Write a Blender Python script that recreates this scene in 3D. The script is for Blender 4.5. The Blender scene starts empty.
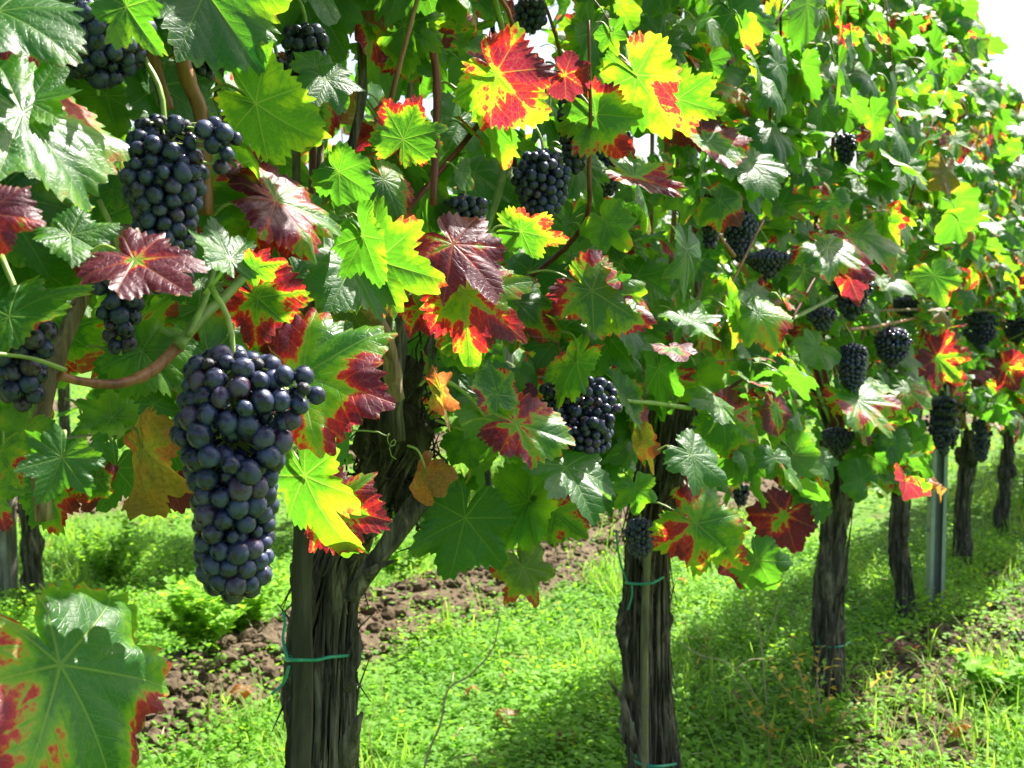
import bpy, math, random
import numpy as np
from mathutils import Vector, noise as mnoise
random.seed(7); rs = np.random.RandomState(11)
sc = bpy.context.scene
C = sc.collection
R = math.radians

# ---------------------------------------------------------------- camera, world, sun
F = 1100.0; W, H = 1024, 768
PITCH = math.atan(76.0 / F)
CAM = np.array([0.0, 0.0, 1.10])
FW = np.array([0, math.cos(PITCH), -math.sin(PITCH)]); UP = np.array([0, math.sin(PITCH), math.cos(PITCH)])
cd = bpy.data.cameras.new('camera'); cam = bpy.data.objects.new('camera', cd); C.objects.link(cam)
cd.sensor_width = 36; cd.lens = F / W * 36; cd.clip_start = 0.02; cd.clip_end = 2000
cam.location = CAM; cam.rotation_euler = (R(90) - PITCH, 0, 0)
cd.dof.use_dof = True; cd.dof.focus_distance = 1.0; cd.dof.aperture_fstop = 15
sc.camera = cam
SUN_AZ, SUN_EL = 46.0, 56.0      # azimuth measured clockwise from +Y
w = bpy.data.worlds.new('World'); sc.world = w; w.use_nodes = True
nt = w.node_tree; sky = nt.nodes.new('ShaderNodeTexSky'); sky.sky_type = 'NISHITA'; sky.sun_disc = False
sky.sun_elevation = R(SUN_EL); sky.sun_rotation = R(SUN_AZ); sky.dust_density = 4.0; sky.air_density = 1.0; sky.ozone_density = 0.6
nt.links.new(sky.outputs[0], nt.nodes['Background'].inputs[0]); nt.nodes['Background'].inputs[1].default_value = 0.075
sd = bpy.data.lights.new('sun', 'SUN'); sun = bpy.data.objects.new('sun', sd); C.objects.link(sun)
sd.energy = 5.0; sd.angle = R(0.53); sd.color = (1.0, 0.95, 0.86)
S = Vector((math.sin(R(SUN_AZ)) * math.cos(R(SUN_EL)), math.cos(R(SUN_AZ)) * math.cos(R(SUN_EL)), math.sin(R(SUN_EL))))
sun.rotation_euler = S.to_track_quat('Z', 'Y').to_euler()
vs = sc.view_settings
vs.view_transform = 'Standard'; vs.look = 'None'; vs.gamma = 1; vs.use_curve_mapping = False; vs.exposure = 1.95
sc.cycles.max_bounces = 8; sc.cycles.diffuse_bounces = 4; sc.cycles.transmission_bounces = 6

# ---------------------------------------------------------------- geometry of the place
RA = R(34.0)
D = np.array([math.sin(RA), math.cos(RA), 0.0])          # along the rows
N = np.array([math.cos(RA), -math.sin(RA), 0.0])         # across the rows, towards the camera side
P1 = np.array([-0.244, 1.40, 0.0]); STEP = 0.94; GAP = 2.65
Zv = np.array([0, 0, 1.0])
def row(t, c=0.0, z=0.0): return P1 + t * D + c * N + z * Zv
def at(px, py, depth): return CAM + depth * ((px - W / 2) / F * np.array([1, 0, 0]) - (py - H / 2) / F * UP + FW)
def row_at(px, py, c):
    d = at(px, py, 1.0) - CAM
    return CAM + d * ((c - (CAM - P1) @ N) / (d @ N))
def depth(p): return float((np.asarray(p) - CAM) @ FW)
def proj(p):
    v = np.asarray(p) - CAM; z = v @ FW
    return W / 2 + F * v[0] / z, H / 2 - F * (v @ UP) / z, z
def unit(v): v = np.asarray(v, float); return v / (np.linalg.norm(v) + 1e-12)

def ground_z(x, y):
    c = (x - P1[0]) * N[0] + (y - P1[1]) * N[1]
    t = (x - P1[0]) * D[0] + (y - P1[1]) * D[1]
    z = 0.03 * mnoise.noise(Vector((x * 0.9, y * 0.9, 0.3)))
    for k in (0, 1, 2, 3):
        cc = -1.45 - k * GAP + 0.10 * mnoise.noise(Vector((t * .7, k * 3.1, 5)))
        a = 0.5 + 0.5 * mnoise.noise(Vector((t * 1.3, k * 7.0, 1.0)))
        z += (0.10 + 0.07 * a) * math.exp(-((c - cc) / 0.21) ** 2)
    z += 0.03 * math.exp(-((c - 0.22) / 0.22) ** 2)
    return z
def soilness(x, y):
    c = (x - P1[0]) * N[0] + (y - P1[1]) * N[1]
    t = (x - P1[0]) * D[0] + (y - P1[1]) * D[1]
    n = mnoise.noise(Vector((x * 2.3, y * 2.3, 9.0))) + 0.5 * mnoise.noise(Vector((x * 6, y * 6, 2.0)))
    s = 0.0
    for k in (0, 1, 2, 3):
        cc = -1.45 - k * GAP + 0.10 * mnoise.noise(Vector((t * .7, k * 3.1, 5)))
        s = max(s, 1.5 * math.exp(-((c - cc) / 0.24) ** 4) + 0.45 * n - 0.3)
    s = max(s, .80 * math.exp(-((c - 0.24) / 0.22) ** 4) + 0.9 * n - 0.34)
    return s

# ---------------------------------------------------------------- materials
def newmat(name):
    m = bpy.data.materials.new(name); m.use_nodes = True
    return m, m.node_tree, m.node_tree.nodes['Principled BSDF'], m.node_tree.nodes['Material Output']
class NG:
    def __init__(s, t): s.t = t
    def n(s, typ, **k):
        o = s.t.nodes.new(typ)
        for a, b in k.items(): setattr(o, a, b)
        return o
    def l(s, a, b): s.t.links.new(a, b)
    def val(s, sock, v):
        if isinstance(v, (int, float)): sock.default_value = v
        elif isinstance(v, tuple): sock.default_value = v
        else: s.l(v, sock)
    def m(s, op, a, b=0.0, c=0.0, clamp=False):
        o = s.n('ShaderNodeMath', operation=op); o.use_clamp = clamp
        s.val(o.inputs[0], a); s.val(o.inputs[1], b); s.val(o.inputs[2], c)
        return o.outputs[0]
    def mr(s, v, a, b, c, d, smooth=True):
        o = s.n('ShaderNodeMapRange'); o.interpolation_type = 'SMOOTHSTEP' if smooth else 'LINEAR'
        s.val(o.inputs[0], v)
        for i, q in enumerate((a, b, c, d)): s.val(o.inputs[1 + i], q)
        return o.outputs[0]
    def mix(s, f, a, b, mode='MIX'):
        o = s.n('ShaderNodeMix', data_type='RGBA', blend_type=mode)
        s.val(o.inputs[0], f)
        for i, q in ((6, a), (7, b)):
            if isinstance(q, tuple): o.inputs[i].default_value = (*q[:3], 1)
            else: s.l(q, o.inputs[i])
        return o.outputs[2]
    def ramp(s, f, stops, interp='LINEAR'):
        o = s.n('ShaderNodeValToRGB'); cr = o.color_ramp; cr.interpolation = interp
        while len(cr.elements) < len(stops): cr.elements.new(0.5)
        for e, (p, c) in zip(cr.elements, stops): e.position = p; e.color = (*c, 1)
        s.l(f, o.inputs[0]); return o.outputs[0]
    def noise(s, vec, scale, detail=3, rough=0.55, dist=0.0):
        o = s.n('ShaderNodeTexNoise'); o.inputs['Scale'].default_value = scale; o.inputs['Detail'].default_value = detail
        o.inputs['Roughness'].default_value = rough; o.inputs['Distortion'].default_value = dist
        if vec is not None: s.l(vec, o.inputs['Vector'])
        return o.outputs['Fac']

def leaf_material():
    m, t, bs, out = newmat('vine_leaf'); g = NG(t)
    lu = g.n('ShaderNodeAttribute', attribute_name='lu').outputs['Vector']
    lf = g.n('ShaderNodeAttribute', attribute_name='lf').outputs['Vector']
    su = g.n('ShaderNodeSeparateXYZ'); g.l(lu, su.inputs[0]); x, y, dry = su.outputs
    sf = g.n('ShaderNodeSeparateXYZ'); g.l(lf, sf.inputs[0]); edge, aut, rnd = sf.outputs
    r = g.m('SQRT', g.m('ADD', g.m('MULTIPLY', x, x), g.m('MULTIPLY', y, y)))
    a = g.m('ABSOLUTE', g.m('ARCTAN2', x, y))
    d = g.m('PINGPONG', a, 0.46)
    perp = g.m('MULTIPLY', r, g.m('SINE', d)); along = g.m('MULTIPLY', r, g.m('COSINE', d))
    cv = g.n('ShaderNodeCombineXYZ')
    g.l(g.m('MULTIPLY_ADD', rnd, 37.0, x), cv.inputs[0]); g.l(g.m('MULTIPLY_ADD', rnd, 11.0, y), cv.inputs[1]); g.l(g.m('MULTIPLY', rnd, 71.0), cv.inputs[2])
    vec = cv.outputs[0]
    n1 = g.noise(vec, 3.2, 4, 0.6); n2 = g.noise(vec, 17.0, 3, 0.6); n3 = g.noise(vec, 1.0, 1)
    wv = g.mr(along, 0.0, 1.0, 0.013, 0.003, False)
    main = g.mr(g.m('DIVIDE', perp, wv), 0.5, 1.5, 1.0, 0.0)
    s_ = g.m('ADD', g.m('SUBTRACT', along, g.m('MULTIPLY', perp, 0.95)), g.m('MULTIPLY', g.m('SUBTRACT', n1, 0.5), 0.05))
    ps = g.m('PINGPONG', g.m('SUBTRACT', s_, 0.06), 0.075)
    sec = g.mr(ps, 0.002, 0.007, 1.0, 0.0)
    vo = g.n('ShaderNodeTexVoronoi', feature='DISTANCE_TO_EDGE'); vo.inputs['Scale'].default_value = 15; g.l(vec, vo.inputs['Vector'])
    ter = g.mr(vo.outputs['Distance'], 0.02, 0.09, 1.0, 0.0)
    vein = g.m('MAXIMUM', main, g.m('MAXIMUM', g.m('MULTIPLY', sec, 0.42), g.m('MULTIPLY', ter, 0.24)))
    near = g.mr(perp, 0.0, 0.10, 1.0, 0.0)
    near = g.m('MAXIMUM', near, g.m('MULTIPLY', g.mr(ps, 0.0, 0.03, 1.0, 0.0), 0.5))
    gk = g.m('MULTIPLY_ADD', aut, 2.6, 0.22, True)
    ek = g.m('MULTIPLY', aut, 4.0, 0, True)
    Rv = g.m('MULTIPLY_ADD', aut, 1.15, -0.10)
    Rv = g.m('ADD', Rv, g.m('MULTIPLY', g.m('MULTIPLY', g.m('SUBTRACT', edge, 0.66), g.mr(g.m('FRACT', g.m('MULTIPLY', rnd, 7.13)), 0.0, 1.0, 0.15, 0.95)), ek))
    Rv = g.m('ADD', Rv, g.m('MULTIPLY', g.m('MULTIPLY', g.m('SUBTRACT', n1, 0.5), 1.15), gk))
    Rv = g.m('ADD', Rv, g.m('MULTIPLY', g.m('MULTIPLY', g.m('SUBTRACT', n2, 0.5), 0.45), gk))
    Rv = g.m('ADD', Rv, g.m('MULTIPLY', g.m('MULTIPLY', g.m('SUBTRACT', n3, 0.5), 2.9), gk))
    Rv = g.m('SUBTRACT', Rv, g.m('MULTIPLY', near, g.m('MULTIPLY', gk, 0.26)))
    hv = g.m('MULTIPLY', g.m('SUBTRACT', rnd, 0.45), 0.38)
    Rg = g.m('ADD', Rv, g.m('MULTIPLY', hv, g.m('SUBTRACT', 1.0, g.m('MULTIPLY', aut, 2.0, 0, True))))
    base = g.ramp(Rg, [(0.0, (.026, .105, .022)), (.14, (.045, .155, .016)), (.36, (.09, .23, .012)), (.44, (.22, .25, .02)), (.50, (.42, .13, .018)), (.56, (.42, .022, .020)), (.70, (.17, .013, .034)), (.86, (.085, .012, .032))])
    tran = g.ramp(Rg, [(0.0, (.10, .36, .012)), (.14, (.24, .56, .012)), (.36, (.38, .72, .015)), (.44, (.68, .70, .03)), (.50, (.90, .30, .03)), (.56, (.88, .040, .028)), (.76, (.72, .014, .03)), (.88, (.28, .010, .04))])
    veinc = g.mix(g.m('MULTIPLY', Rv, 1.3, 0, True), (.26, .42, .07), (.38, .10, .06))
    vf = g.m('MULTIPLY', vein, 0.50)
    base = g.mix(vf, base, veinc)
    tran = g.mix(g.m('MULTIPLY', vein, 0.35), tran, (.45, .55, .08))
    spots = g.mr(g.noise(vec, 30.0, 2), 0.70, 0.76, 0.0, 0.7)
    base = g.mix(spots, base, (.10, .045, .018)); tran = g.mix(spots, tran, (.30, .09, .02))
    dn = g.m('MULTIPLY', dry, g.mr(g.m('ADD', n1, g.m('MULTIPLY', edge, 0.25)), 0.45, 0.7, 0.65, 1.0))
    dn = g.m('MAXIMUM', dn, g.m('MULTIPLY', g.mr(g.m('ADD', edge, g.m('MULTIPLY', g.m('SUBTRACT', n2, 0.5), 0.45)), 0.99, 1.05, 0.0, 0.9), g.mr(g.m('ADD', aut, n3), 0.5, 0.9, 0.0, 1.0)))
    drc = g.ramp(n2, [(0.3, (.20, .075, .022)), (0.7, (.36, .17, .05))]); drt = g.ramp(n2, [(0.3, (.45, .16, .03)), (0.7, (.75, .36, .07))])
    base = g.mix(dn, base, drc); tran = g.mix(dn, tran, drt)
    bf = g.n('ShaderNodeNewGeometry').outputs['Backfacing']
    under = g.mix(g.mr(aut, 0.3, 0.8, 0.0, 1.0), (.15, .25, .085), (.24, .10, .08))
    bcol = g.mix(g.m('MULTIPLY', bf, 0.6), base, under)
    g.l(bcol, bs.inputs['Base Color'])
    rr = g.m('ADD', g.mr(n1, 0.3, 0.7, 0.31, 0.50), g.m('MULTIPLY', bf, 0.30)); g.l(rr, bs.inputs['Roughness'])
    g.l(g.m('MULTIPLY_ADD', bf, -0.25, 0.50), bs.inputs['Specular IOR Level'])
    hgt = g.m('ADD', g.m('MULTIPLY', vein, -0.9), g.m('ADD', g.m('MULTIPLY', n2, 0.5), g.m('MULTIPLY', g.mr(g.m('MINIMUM', perp, ps), 0, 0.06, 0, 1), 0.35)))
    bp = g.n('ShaderNodeBump'); bp.inputs['Strength'].default_value = 0.38; bp.inputs['Distance'].default_value = 0.0015
    g.l(hgt, bp.inputs['Height']); g.l(bp.outputs[0], bs.inputs['Normal'])
    tr = g.n('ShaderNodeBsdfTranslucent'); g.l(tran, tr.inputs['Color']); g.l(bp.outputs[0], tr.inputs['Normal'])
    mx = g.n('ShaderNodeMixShader'); mx.inputs[0].default_value = 0.53
    g.l(bs.outputs[0], mx.inputs[1]); g.l(tr.outputs[0], mx.inputs[2]); g.l(mx.outputs[0], out.inputs['Surface'])
    return m

def bark_material(name, c1, c2, c3, scale=1.0, rough=0.85, bump=0.006):
    m, t, bs, out = newmat(name); g = NG(t)
    tc = g.n('ShaderNodeTexCoord').outputs['Object']
    mp = g.n('ShaderNodeMapping'); mp.inputs['Scale'].default_value = (1, 1, 0.10); g.l(tc, mp.inputs[0])
    n1 = g.noise(mp.outputs[0], 70 * scale, 5, 0.65, 0.6); n2 = g.noise(tc, 14 * scale, 4)
    col = g.ramp(n1, [(0.36, c1), (0.50, c2), (0.66, c3)])
    col = g.mix(g.mr(n2, 0.45, 0.7, 0.0, 0.55), col, tuple(0.55 * q for q in c2))
    g.l(col, bs.inputs['Base Color']); bs.inputs['Roughness'].default_value = rough
    bp = g.n('ShaderNodeBump'); bp.inputs['Distance'].default_value = bump; bp.inputs['Strength'].default_value = 0.9
    g.l(n1, bp.inputs['Height']); g.l(bp.outputs[0], bs.inputs['Normal'])
    return m

def berry_material():
    m, t, bs, out = newmat('grape_skin'); g = NG(t)
    tc = g.n('ShaderNodeTexCoord').outputs['Object']
    at_ = g.n('ShaderNodeAttribute', attribute_name='br').outputs['Fac']
    oi = g.n('ShaderNodeObjectInfo').outputs['Random']
    rnd = g.m('FRACT', g.m('ADD', at_, oi))
    cv = g.n('ShaderNodeVectorMath', operation='ADD'); g.l(tc, cv.inputs[0])
    cb = g.n('ShaderNodeCombineXYZ'); g.l(rnd, cb.inputs[0]); g.l(g.m('MULTIPLY', rnd, 3.7), cb.inputs[1]); g.l(cb.outputs[0], cv.inputs[1])
    v = cv.outputs[0]
    n1 = g.noise(v, 130, 3); n2 = g.noise(v, 620, 4, 0.7)
    bloom = g.m('MULTIPLY', g.mr(n1, 0.38, 0.58, 0.12, 1.0), g.mr(n2, 0.30, 0.55, 0.55, 1.0))
    skin = g.mix(g.mr(rnd, 0.80, 1.0, 0.0, 1.0), (.0045, .005, .013), (.030, .005, .014))
    blc = g.mix(g.mr(rnd, 0.55, 1.0, 0.0, 0.7), (.046, .070, .165), (.078, .056, .108))
    col = g.mix(g.m('MULTIPLY', bloom, g.mr(rnd, 0.0, 1.0, 0.45, 0.95)), skin, blc)
    sc_ = g.n('ShaderNodeAttribute', attribute_name='scar').outputs['Fac']
    col = g.mix(sc_, col, (.13, .085, .05))
    sp = g.mr(g.noise(v, 900, 2), 0.72, 0.76, 0.0, 0.6); col = g.mix(sp, col, (.16, .12, .10))
    g.l(col, bs.inputs['Base Color'])
    g.l(g.mr(bloom, 0.1, 0.9, 0.20, 0.46), bs.inputs['Roughness']); bs.inputs['Specular IOR Level'].default_value = 0.5
    bp = g.n('ShaderNodeBump'); bp.inputs['Distance'].default_value = 0.0004; bp.inputs['Strength'].default_value = 0.4
    g.l(n1, bp.inputs['Height']); g.l(bp.outputs[0], bs.inputs['Normal'])
    return m

def plain(name, col, rough=0.6, metal=0.0, var=0.25, scale=40, trans=0.0, bump=0.0):
    m, t, bs, out = newmat(name); g = NG(t)
    tc = g.n('ShaderNodeTexCoord').outputs['Object']
    n = g.noise(tc, scale, 4)
    c = g.mix(g.mr(n, 0.3, 0.7, 0.0, 1.0), tuple(q * (1 - var) for q in col), tuple(min(1, q * (1 + var)) for q in col))
    g.l(c, bs.inputs['Base Color']); bs.inputs['Roughness'].default_value = rough; bs.inputs['Metallic'].default_value = metal
    if bump:
        bp = g.n('ShaderNodeBump'); bp.inputs['Distance'].default_value = bump; g.l(n, bp.inputs['Height']); g.l(bp.outputs[0], bs.inputs['Normal'])
    if trans:
        tr = g.n('ShaderNodeBsdfTranslucent'); g.l(c, tr.inputs['Color'])
        mx = g.n('ShaderNodeMixShader'); mx.inputs[0].default_value = trans
        g.l(bs.outputs[0], mx.inputs[1]); g.l(tr.outputs[0], mx.inputs[2]); g.l(mx.outputs[0], out.inputs['Surface'])
    return m

def cover_material(name, lo, hi, tlo, thi):
    m, t, bs, out = newmat(name); g = NG(t)
    a = g.n('ShaderNodeAttribute', attribute_name='br').outputs['Fac']
    c = g.ramp(a, [(0.0, lo), (0.85, hi), (1.0, (.16, .13, .05))]); tcx = g.ramp(a, [(0.0, tlo), (0.85, thi), (1.0, (.5, .35, .1))])
    g.l(c, bs.inputs['Base Color']); bs.inputs['Roughness'].default_value = 0.6; bs.inputs['Specular IOR Level'].default_value = .25
    tr = g.n('ShaderNodeBsdfTranslucent'); g.l(tcx, tr.inputs['Color'])
    mx = g.n('ShaderNodeMixShader'); mx.inputs[0].default_value = 0.42
    g.l(bs.outputs[0], mx.inputs[1]); g.l(tr.outputs[0], mx.inputs[2]); g.l(mx.outputs[0], out.inputs['Surface'])
    return m

def ground_material():
    m, t, bs, out = newmat('soil_and_turf'); g = NG(t)
    a = g.n('ShaderNodeAttribute', attribute_name='br').outputs['Fac']
    tc = g.n('ShaderNodeTexCoord').outputs['Object']
    n1 = g.noise(tc, 9, 6, 0.65); n2 = g.noise(tc, 60, 5, 0.7)
    soil = g.ramp(g.m('ADD', g.m('MULTIPLY', n1, 0.5), g.m('MULTIPLY', n2, 0.5)), [(0.3, (.040, .029, .018)), (0.5, (.088, .064, .040)), (0.7, (.165, .125, .084))])
    turf = g.ramp(n2, [(0.3, (.035, .085, .012)), (0.7, (.10, .20, .022))])
    col = g.mix(g.mr(g.m('ADD', a, g.m('MULTIPLY', g.m('SUBTRACT', n2, 0.5), 0.5)), 0.05, 0.5, 0, 1), turf, soil)
    g.l(col, bs.inputs['Base Color']); bs.inputs['Roughness'].default_value = 0.95; bs.inputs['Specular IOR Level'].default_value = 0.15
    bp = g.n('ShaderNodeBump'); bp.inputs['Distance'].default_value = 0.02; bp.inputs['Strength'].default_value = 0.8
    g.l(g.m('ADD', n1, g.m('MULTIPLY', n2, 0.35)), bp.inputs['Height']); g.l(bp.outputs[0], bs.inputs['Normal'])
    return m

LEAF = leaf_material()
BARK = bark_material('vine_bark', (.014, .012, .009), (.070, .060, .044), (.24, .21, .165), bump=.010)
DARKBARK = bark_material('old_burr_bark', (.008, .007, .006), (.030, .025, .020), (.085, .070, .052), bump=.010)
OLDCANE = bark_material('old_cane_bark', (.07, .045, .025), (.22, .15, .085), (.40, .30, .19), 1.6)
SHOOT = bark_material('brown_shoot', (.12, .045, .018), (.26, .105, .040), (.36, .17, .07), 1.2, 0.55, 0.001)
REDSHOOT = bark_material('purple_shoot', (.08, .018, .02), (.17, .035, .035), (.25, .07, .05), 1.2, 0.5, 0.001)
GREENSHOOT = plain('green_shoot', (.17, .26, .05), 0.5, var=0.25, scale=60)
PETI = plain('petiole', (.24, .34, .07), 0.45, var=0.35, scale=30)
BERRY = berry_material()
RAISIN = plain('shrivelled_skin', (.02, .017, .03), 0.5, var=0.6, scale=300, bump=0.002)
TIE = plain('green_plastic', (.012, .26, .17), 0.35, var=0.1)
SLAT = bark_material('weathered_slat', (.026, .025, .015), (.055, .050, .031), (.09, .08, .052), 0.8, 0.9, 0.001)
REED = bark_material('reed_cane', (.06, .06, .03), (.13, .125, .06), (.20, .18, .10), 0.8, 0.7, 0.001)
POSTW = bark_material('grey_post_wood', (.09, .08, .06), (.22, .20, .165), (.36, .33, .28), 0.8)
STEEL = plain('galvanised_steel', (.30, .34, .36), 0.55, 0.55, 0.12, 18)
WIRE = plain('wire', (.22, .22, .21), 0.5, 0.8, 0.1)
GROUND = ground_material()
COVER = cover_material('clover', (.05, .15, .012), (.16, .34, .025), (.18, .54, .02), (.54, .90, .05))
GRASS = cover_material('grass_blade', (.07, .17, .018), (.17, .31, .04), (.20, .50, .03), (.50, .82, .07))
DRYST = plain('dry_stalk', (.36, .27, .16), 0.7, var=0.2)
YELF = plain('yellow_weed_leaf', (.62, .42, .03), 0.5, var=0.3, trans=0.4, scale=25)
STRAW = plain('straw', (.42, .34, .20), 0.7, var=0.2)

# ---------------------------------------------------------------- mesh helpers
class MB:
    def __init__(s): s.v = []; s.f3 = []; s.f4 = []; s.m3 = []; s.m4 = []; s.at = {}; s.n = 0
    def add(s, v, f3=None, f4=None, mat=0, **attrs):
        v = np.asarray(v, np.float32).reshape(-1, 3)
        if f3 is not None and len(f3): s.f3.append(np.asarray(f3, np.int32) + s.n); s.m3.append(np.full(len(f3), mat, np.int32))
        if f4 is not None and len(f4): s.f4.append(np.asarray(f4, np.int32) + s.n); s.m4.append(np.full(len(f4), mat, np.int32))
        for k, a in attrs.items(): s.at.setdefault(k, []).append((s.n, np.asarray(a, np.float32)))
        s.v.append(v); s.n += len(v)
    def mesh(s, name, mats, smooth=True, org=None):
        me = bpy.data.meshes.new(name)
        v = np.concatenate(s.v) if s.v else np.zeros((0, 3), np.float32)
        if org is not None: v = v - np.asarray(org, np.float32)
        f3 = np.concatenate(s.f3) if s.f3 else np.zeros((0, 3), np.int32); f4 = np.concatenate(s.f4) if s.f4 else np.zeros((0, 4), np.int32)
        me.vertices.add(len(v)); me.vertices.foreach_set('co', v.ravel())
        nl = len(f3) * 3 + len(f4) * 4; me.loops.add(nl)
        me.loops.foreach_set('vertex_index', np.concatenate([f3.ravel(), f4.ravel()]))
        me.polygons.add(len(f3) + len(f4))
        st = np.concatenate([np.arange(len(f3)) * 3, len(f3) * 3 + np.arange(len(f4)) * 4]).astype(np.int32)
        me.polygons.foreach_set('loop_start', st)
        mi = np.concatenate([*(s.m3 or [np.zeros(0, np.int32)]), *(s.m4 or [np.zeros(0, np.int32)])]).astype(np.int32)
        me.polygons.foreach_set('material_index', mi)
        me.polygons.foreach_set('use_smooth', np.full(len(f3) + len(f4), smooth))
        for k, lst in s.at.items():
            vec = lst[0][1].ndim == 2
            arr = np.zeros((len(v), 3), np.float32) if vec else np.zeros(len(v), np.float32)
            for st0, a in lst: arr[st0:st0 + len(a)] = a
            ad = me.attributes.new(k, 'FLOAT_VECTOR' if vec else 'FLOAT', 'POINT')
            ad.data.foreach_set('vector' if vec else 'value', arr.ravel())
        for m in (mats if isinstance(mats, (list, tuple)) else [mats]): me.materials.append(m)
        me.update(calc_edges=True)
        return me
    def build(s, name, mats, parent=None, smooth=True, org=None):
        """Link as one object. org: world position of its origin."""
        if org is None: org = np.array(parent['_o'].to_list() if parent is not None and '_o' in parent else (0, 0, 0))
        return link(name, s.mesh(name, mats, smooth, org), org, parent)
def link(name, me, org, parent=None, rot=None):
    o = bpy.data.objects.new(name, me); C.objects.link(o)
    base = np.array(parent['_o'].to_list()) if parent is not None else np.zeros(3)
    o.location = Vector(np.asarray(org, float) - base)
    o['_o'] = [float(q) for q in org]
    if rot is not None: o.rotation_euler = rot
    if parent is not None: o.parent = parent
    return o
def empty(name, org):
    return link(name, None, org)
def tag(o, label=None, cat=None, group=None, kind=None):
    for k, v in (('label', label), ('category', cat), ('group', group), ('kind', kind)):
        if v: o[k] = v
    return o

def smooth_path(pts, k=6):
    pts = [np.asarray(p, float) for p in pts]
    if len(pts) < 3: 
        return [pts[0] + (pts[-1] - pts[0]) * i / k for i in range(k + 1)]
    P = [2 * pts[0] - pts[1]] + pts + [2 * pts[-1] - pts[-2]]; out = []
    for i in range(1, len(P) - 2):
        for j in range(k):
            u = j / k
            out.append(0.5 * ((2 * P[i]) + (-P[i - 1] + P[i + 1]) * u + (2 * P[i - 1] - 5 * P[i] + 4 * P[i + 1] - P[i + 2]) * u * u + (-P[i - 1] + 3 * P[i] - 3 * P[i + 1] + P[i + 2]) * u ** 3))
    out.append(P[-2]); return out
def tube(mb, pts, rad, sides=8, mat=0, caps=True, fn=None, attrs=None):
    pts = np.asarray(pts, float); n = len(pts)
    rad = np.full(n, rad, float) if np.isscalar(rad) else np.interp(np.linspace(0, 1, n), np.linspace(0, 1, len(rad)), rad)
    T = np.gradient(pts, axis=0); T /= np.linalg.norm(T, axis=1)[:, None] + 1e-12
    ref = np.array([0.31, 0.2, 0.93]) if abs(T[0] @ np.array([0.31, 0.2, 0.93])) < 0.9 else np.array([1.0, 0, 0])
    a = unit(np.cross(T[0], ref)); V = []
    th = np.arange(sides) / sides * 2 * math.pi
    for i in range(n):
        a = unit(a - T[i] * (a @ T[i])); b = np.cross(T[i], a)
        rr = rad[i] * (np.ones(sides) if fn is None else fn(i / max(1, n - 1), th, pts[i]))
        V.append(pts[i] + (np.cos(th) * rr)[:, None] * a + (np.sin(th) * rr)[:, None] * b)
    V = np.concatenate(V)
    idx = np.arange(n * sides).reshape(n, sides); nx = np.roll(idx, -1, axis=1)
    f4 = np.stack([idx[:-1], nx[:-1], nx[1:], idx[1:]], -1).reshape(-1, 4); f3 = None
    if caps:
        V = np.concatenate([V, pts[:1], pts[-1:]]); c0, c1 = n * sides, n * sides + 1
        f3 = np.concatenate([np.stack([nx[0], idx[0], np.full(sides, c0)], -1), np.stack([idx[-1], nx[-1], np.full(sides, c1)], -1)])
    kw = {}
    if attrs: kw = {k: np.full(len(V), a_, np.float32) for k, a_ in attrs.items()}
    mb.add(V, f3, f4, mat, **kw)
def box(mb, c, ax, ay, az, mat=0):
    c, ax, ay, az = map(np.asarray, (c, ax, ay, az))
    V = [c + i * ax + j * ay + k * az for i in (-1, 1) for j in (-1, 1) for k in (-1, 1)]
    mb.add(V, None, [(0, 1, 3, 2), (4, 6, 7, 5), (0, 4, 5, 1), (2, 3, 7, 6), (0, 2, 6, 4), (1, 5, 7, 3)], mat)

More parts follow.
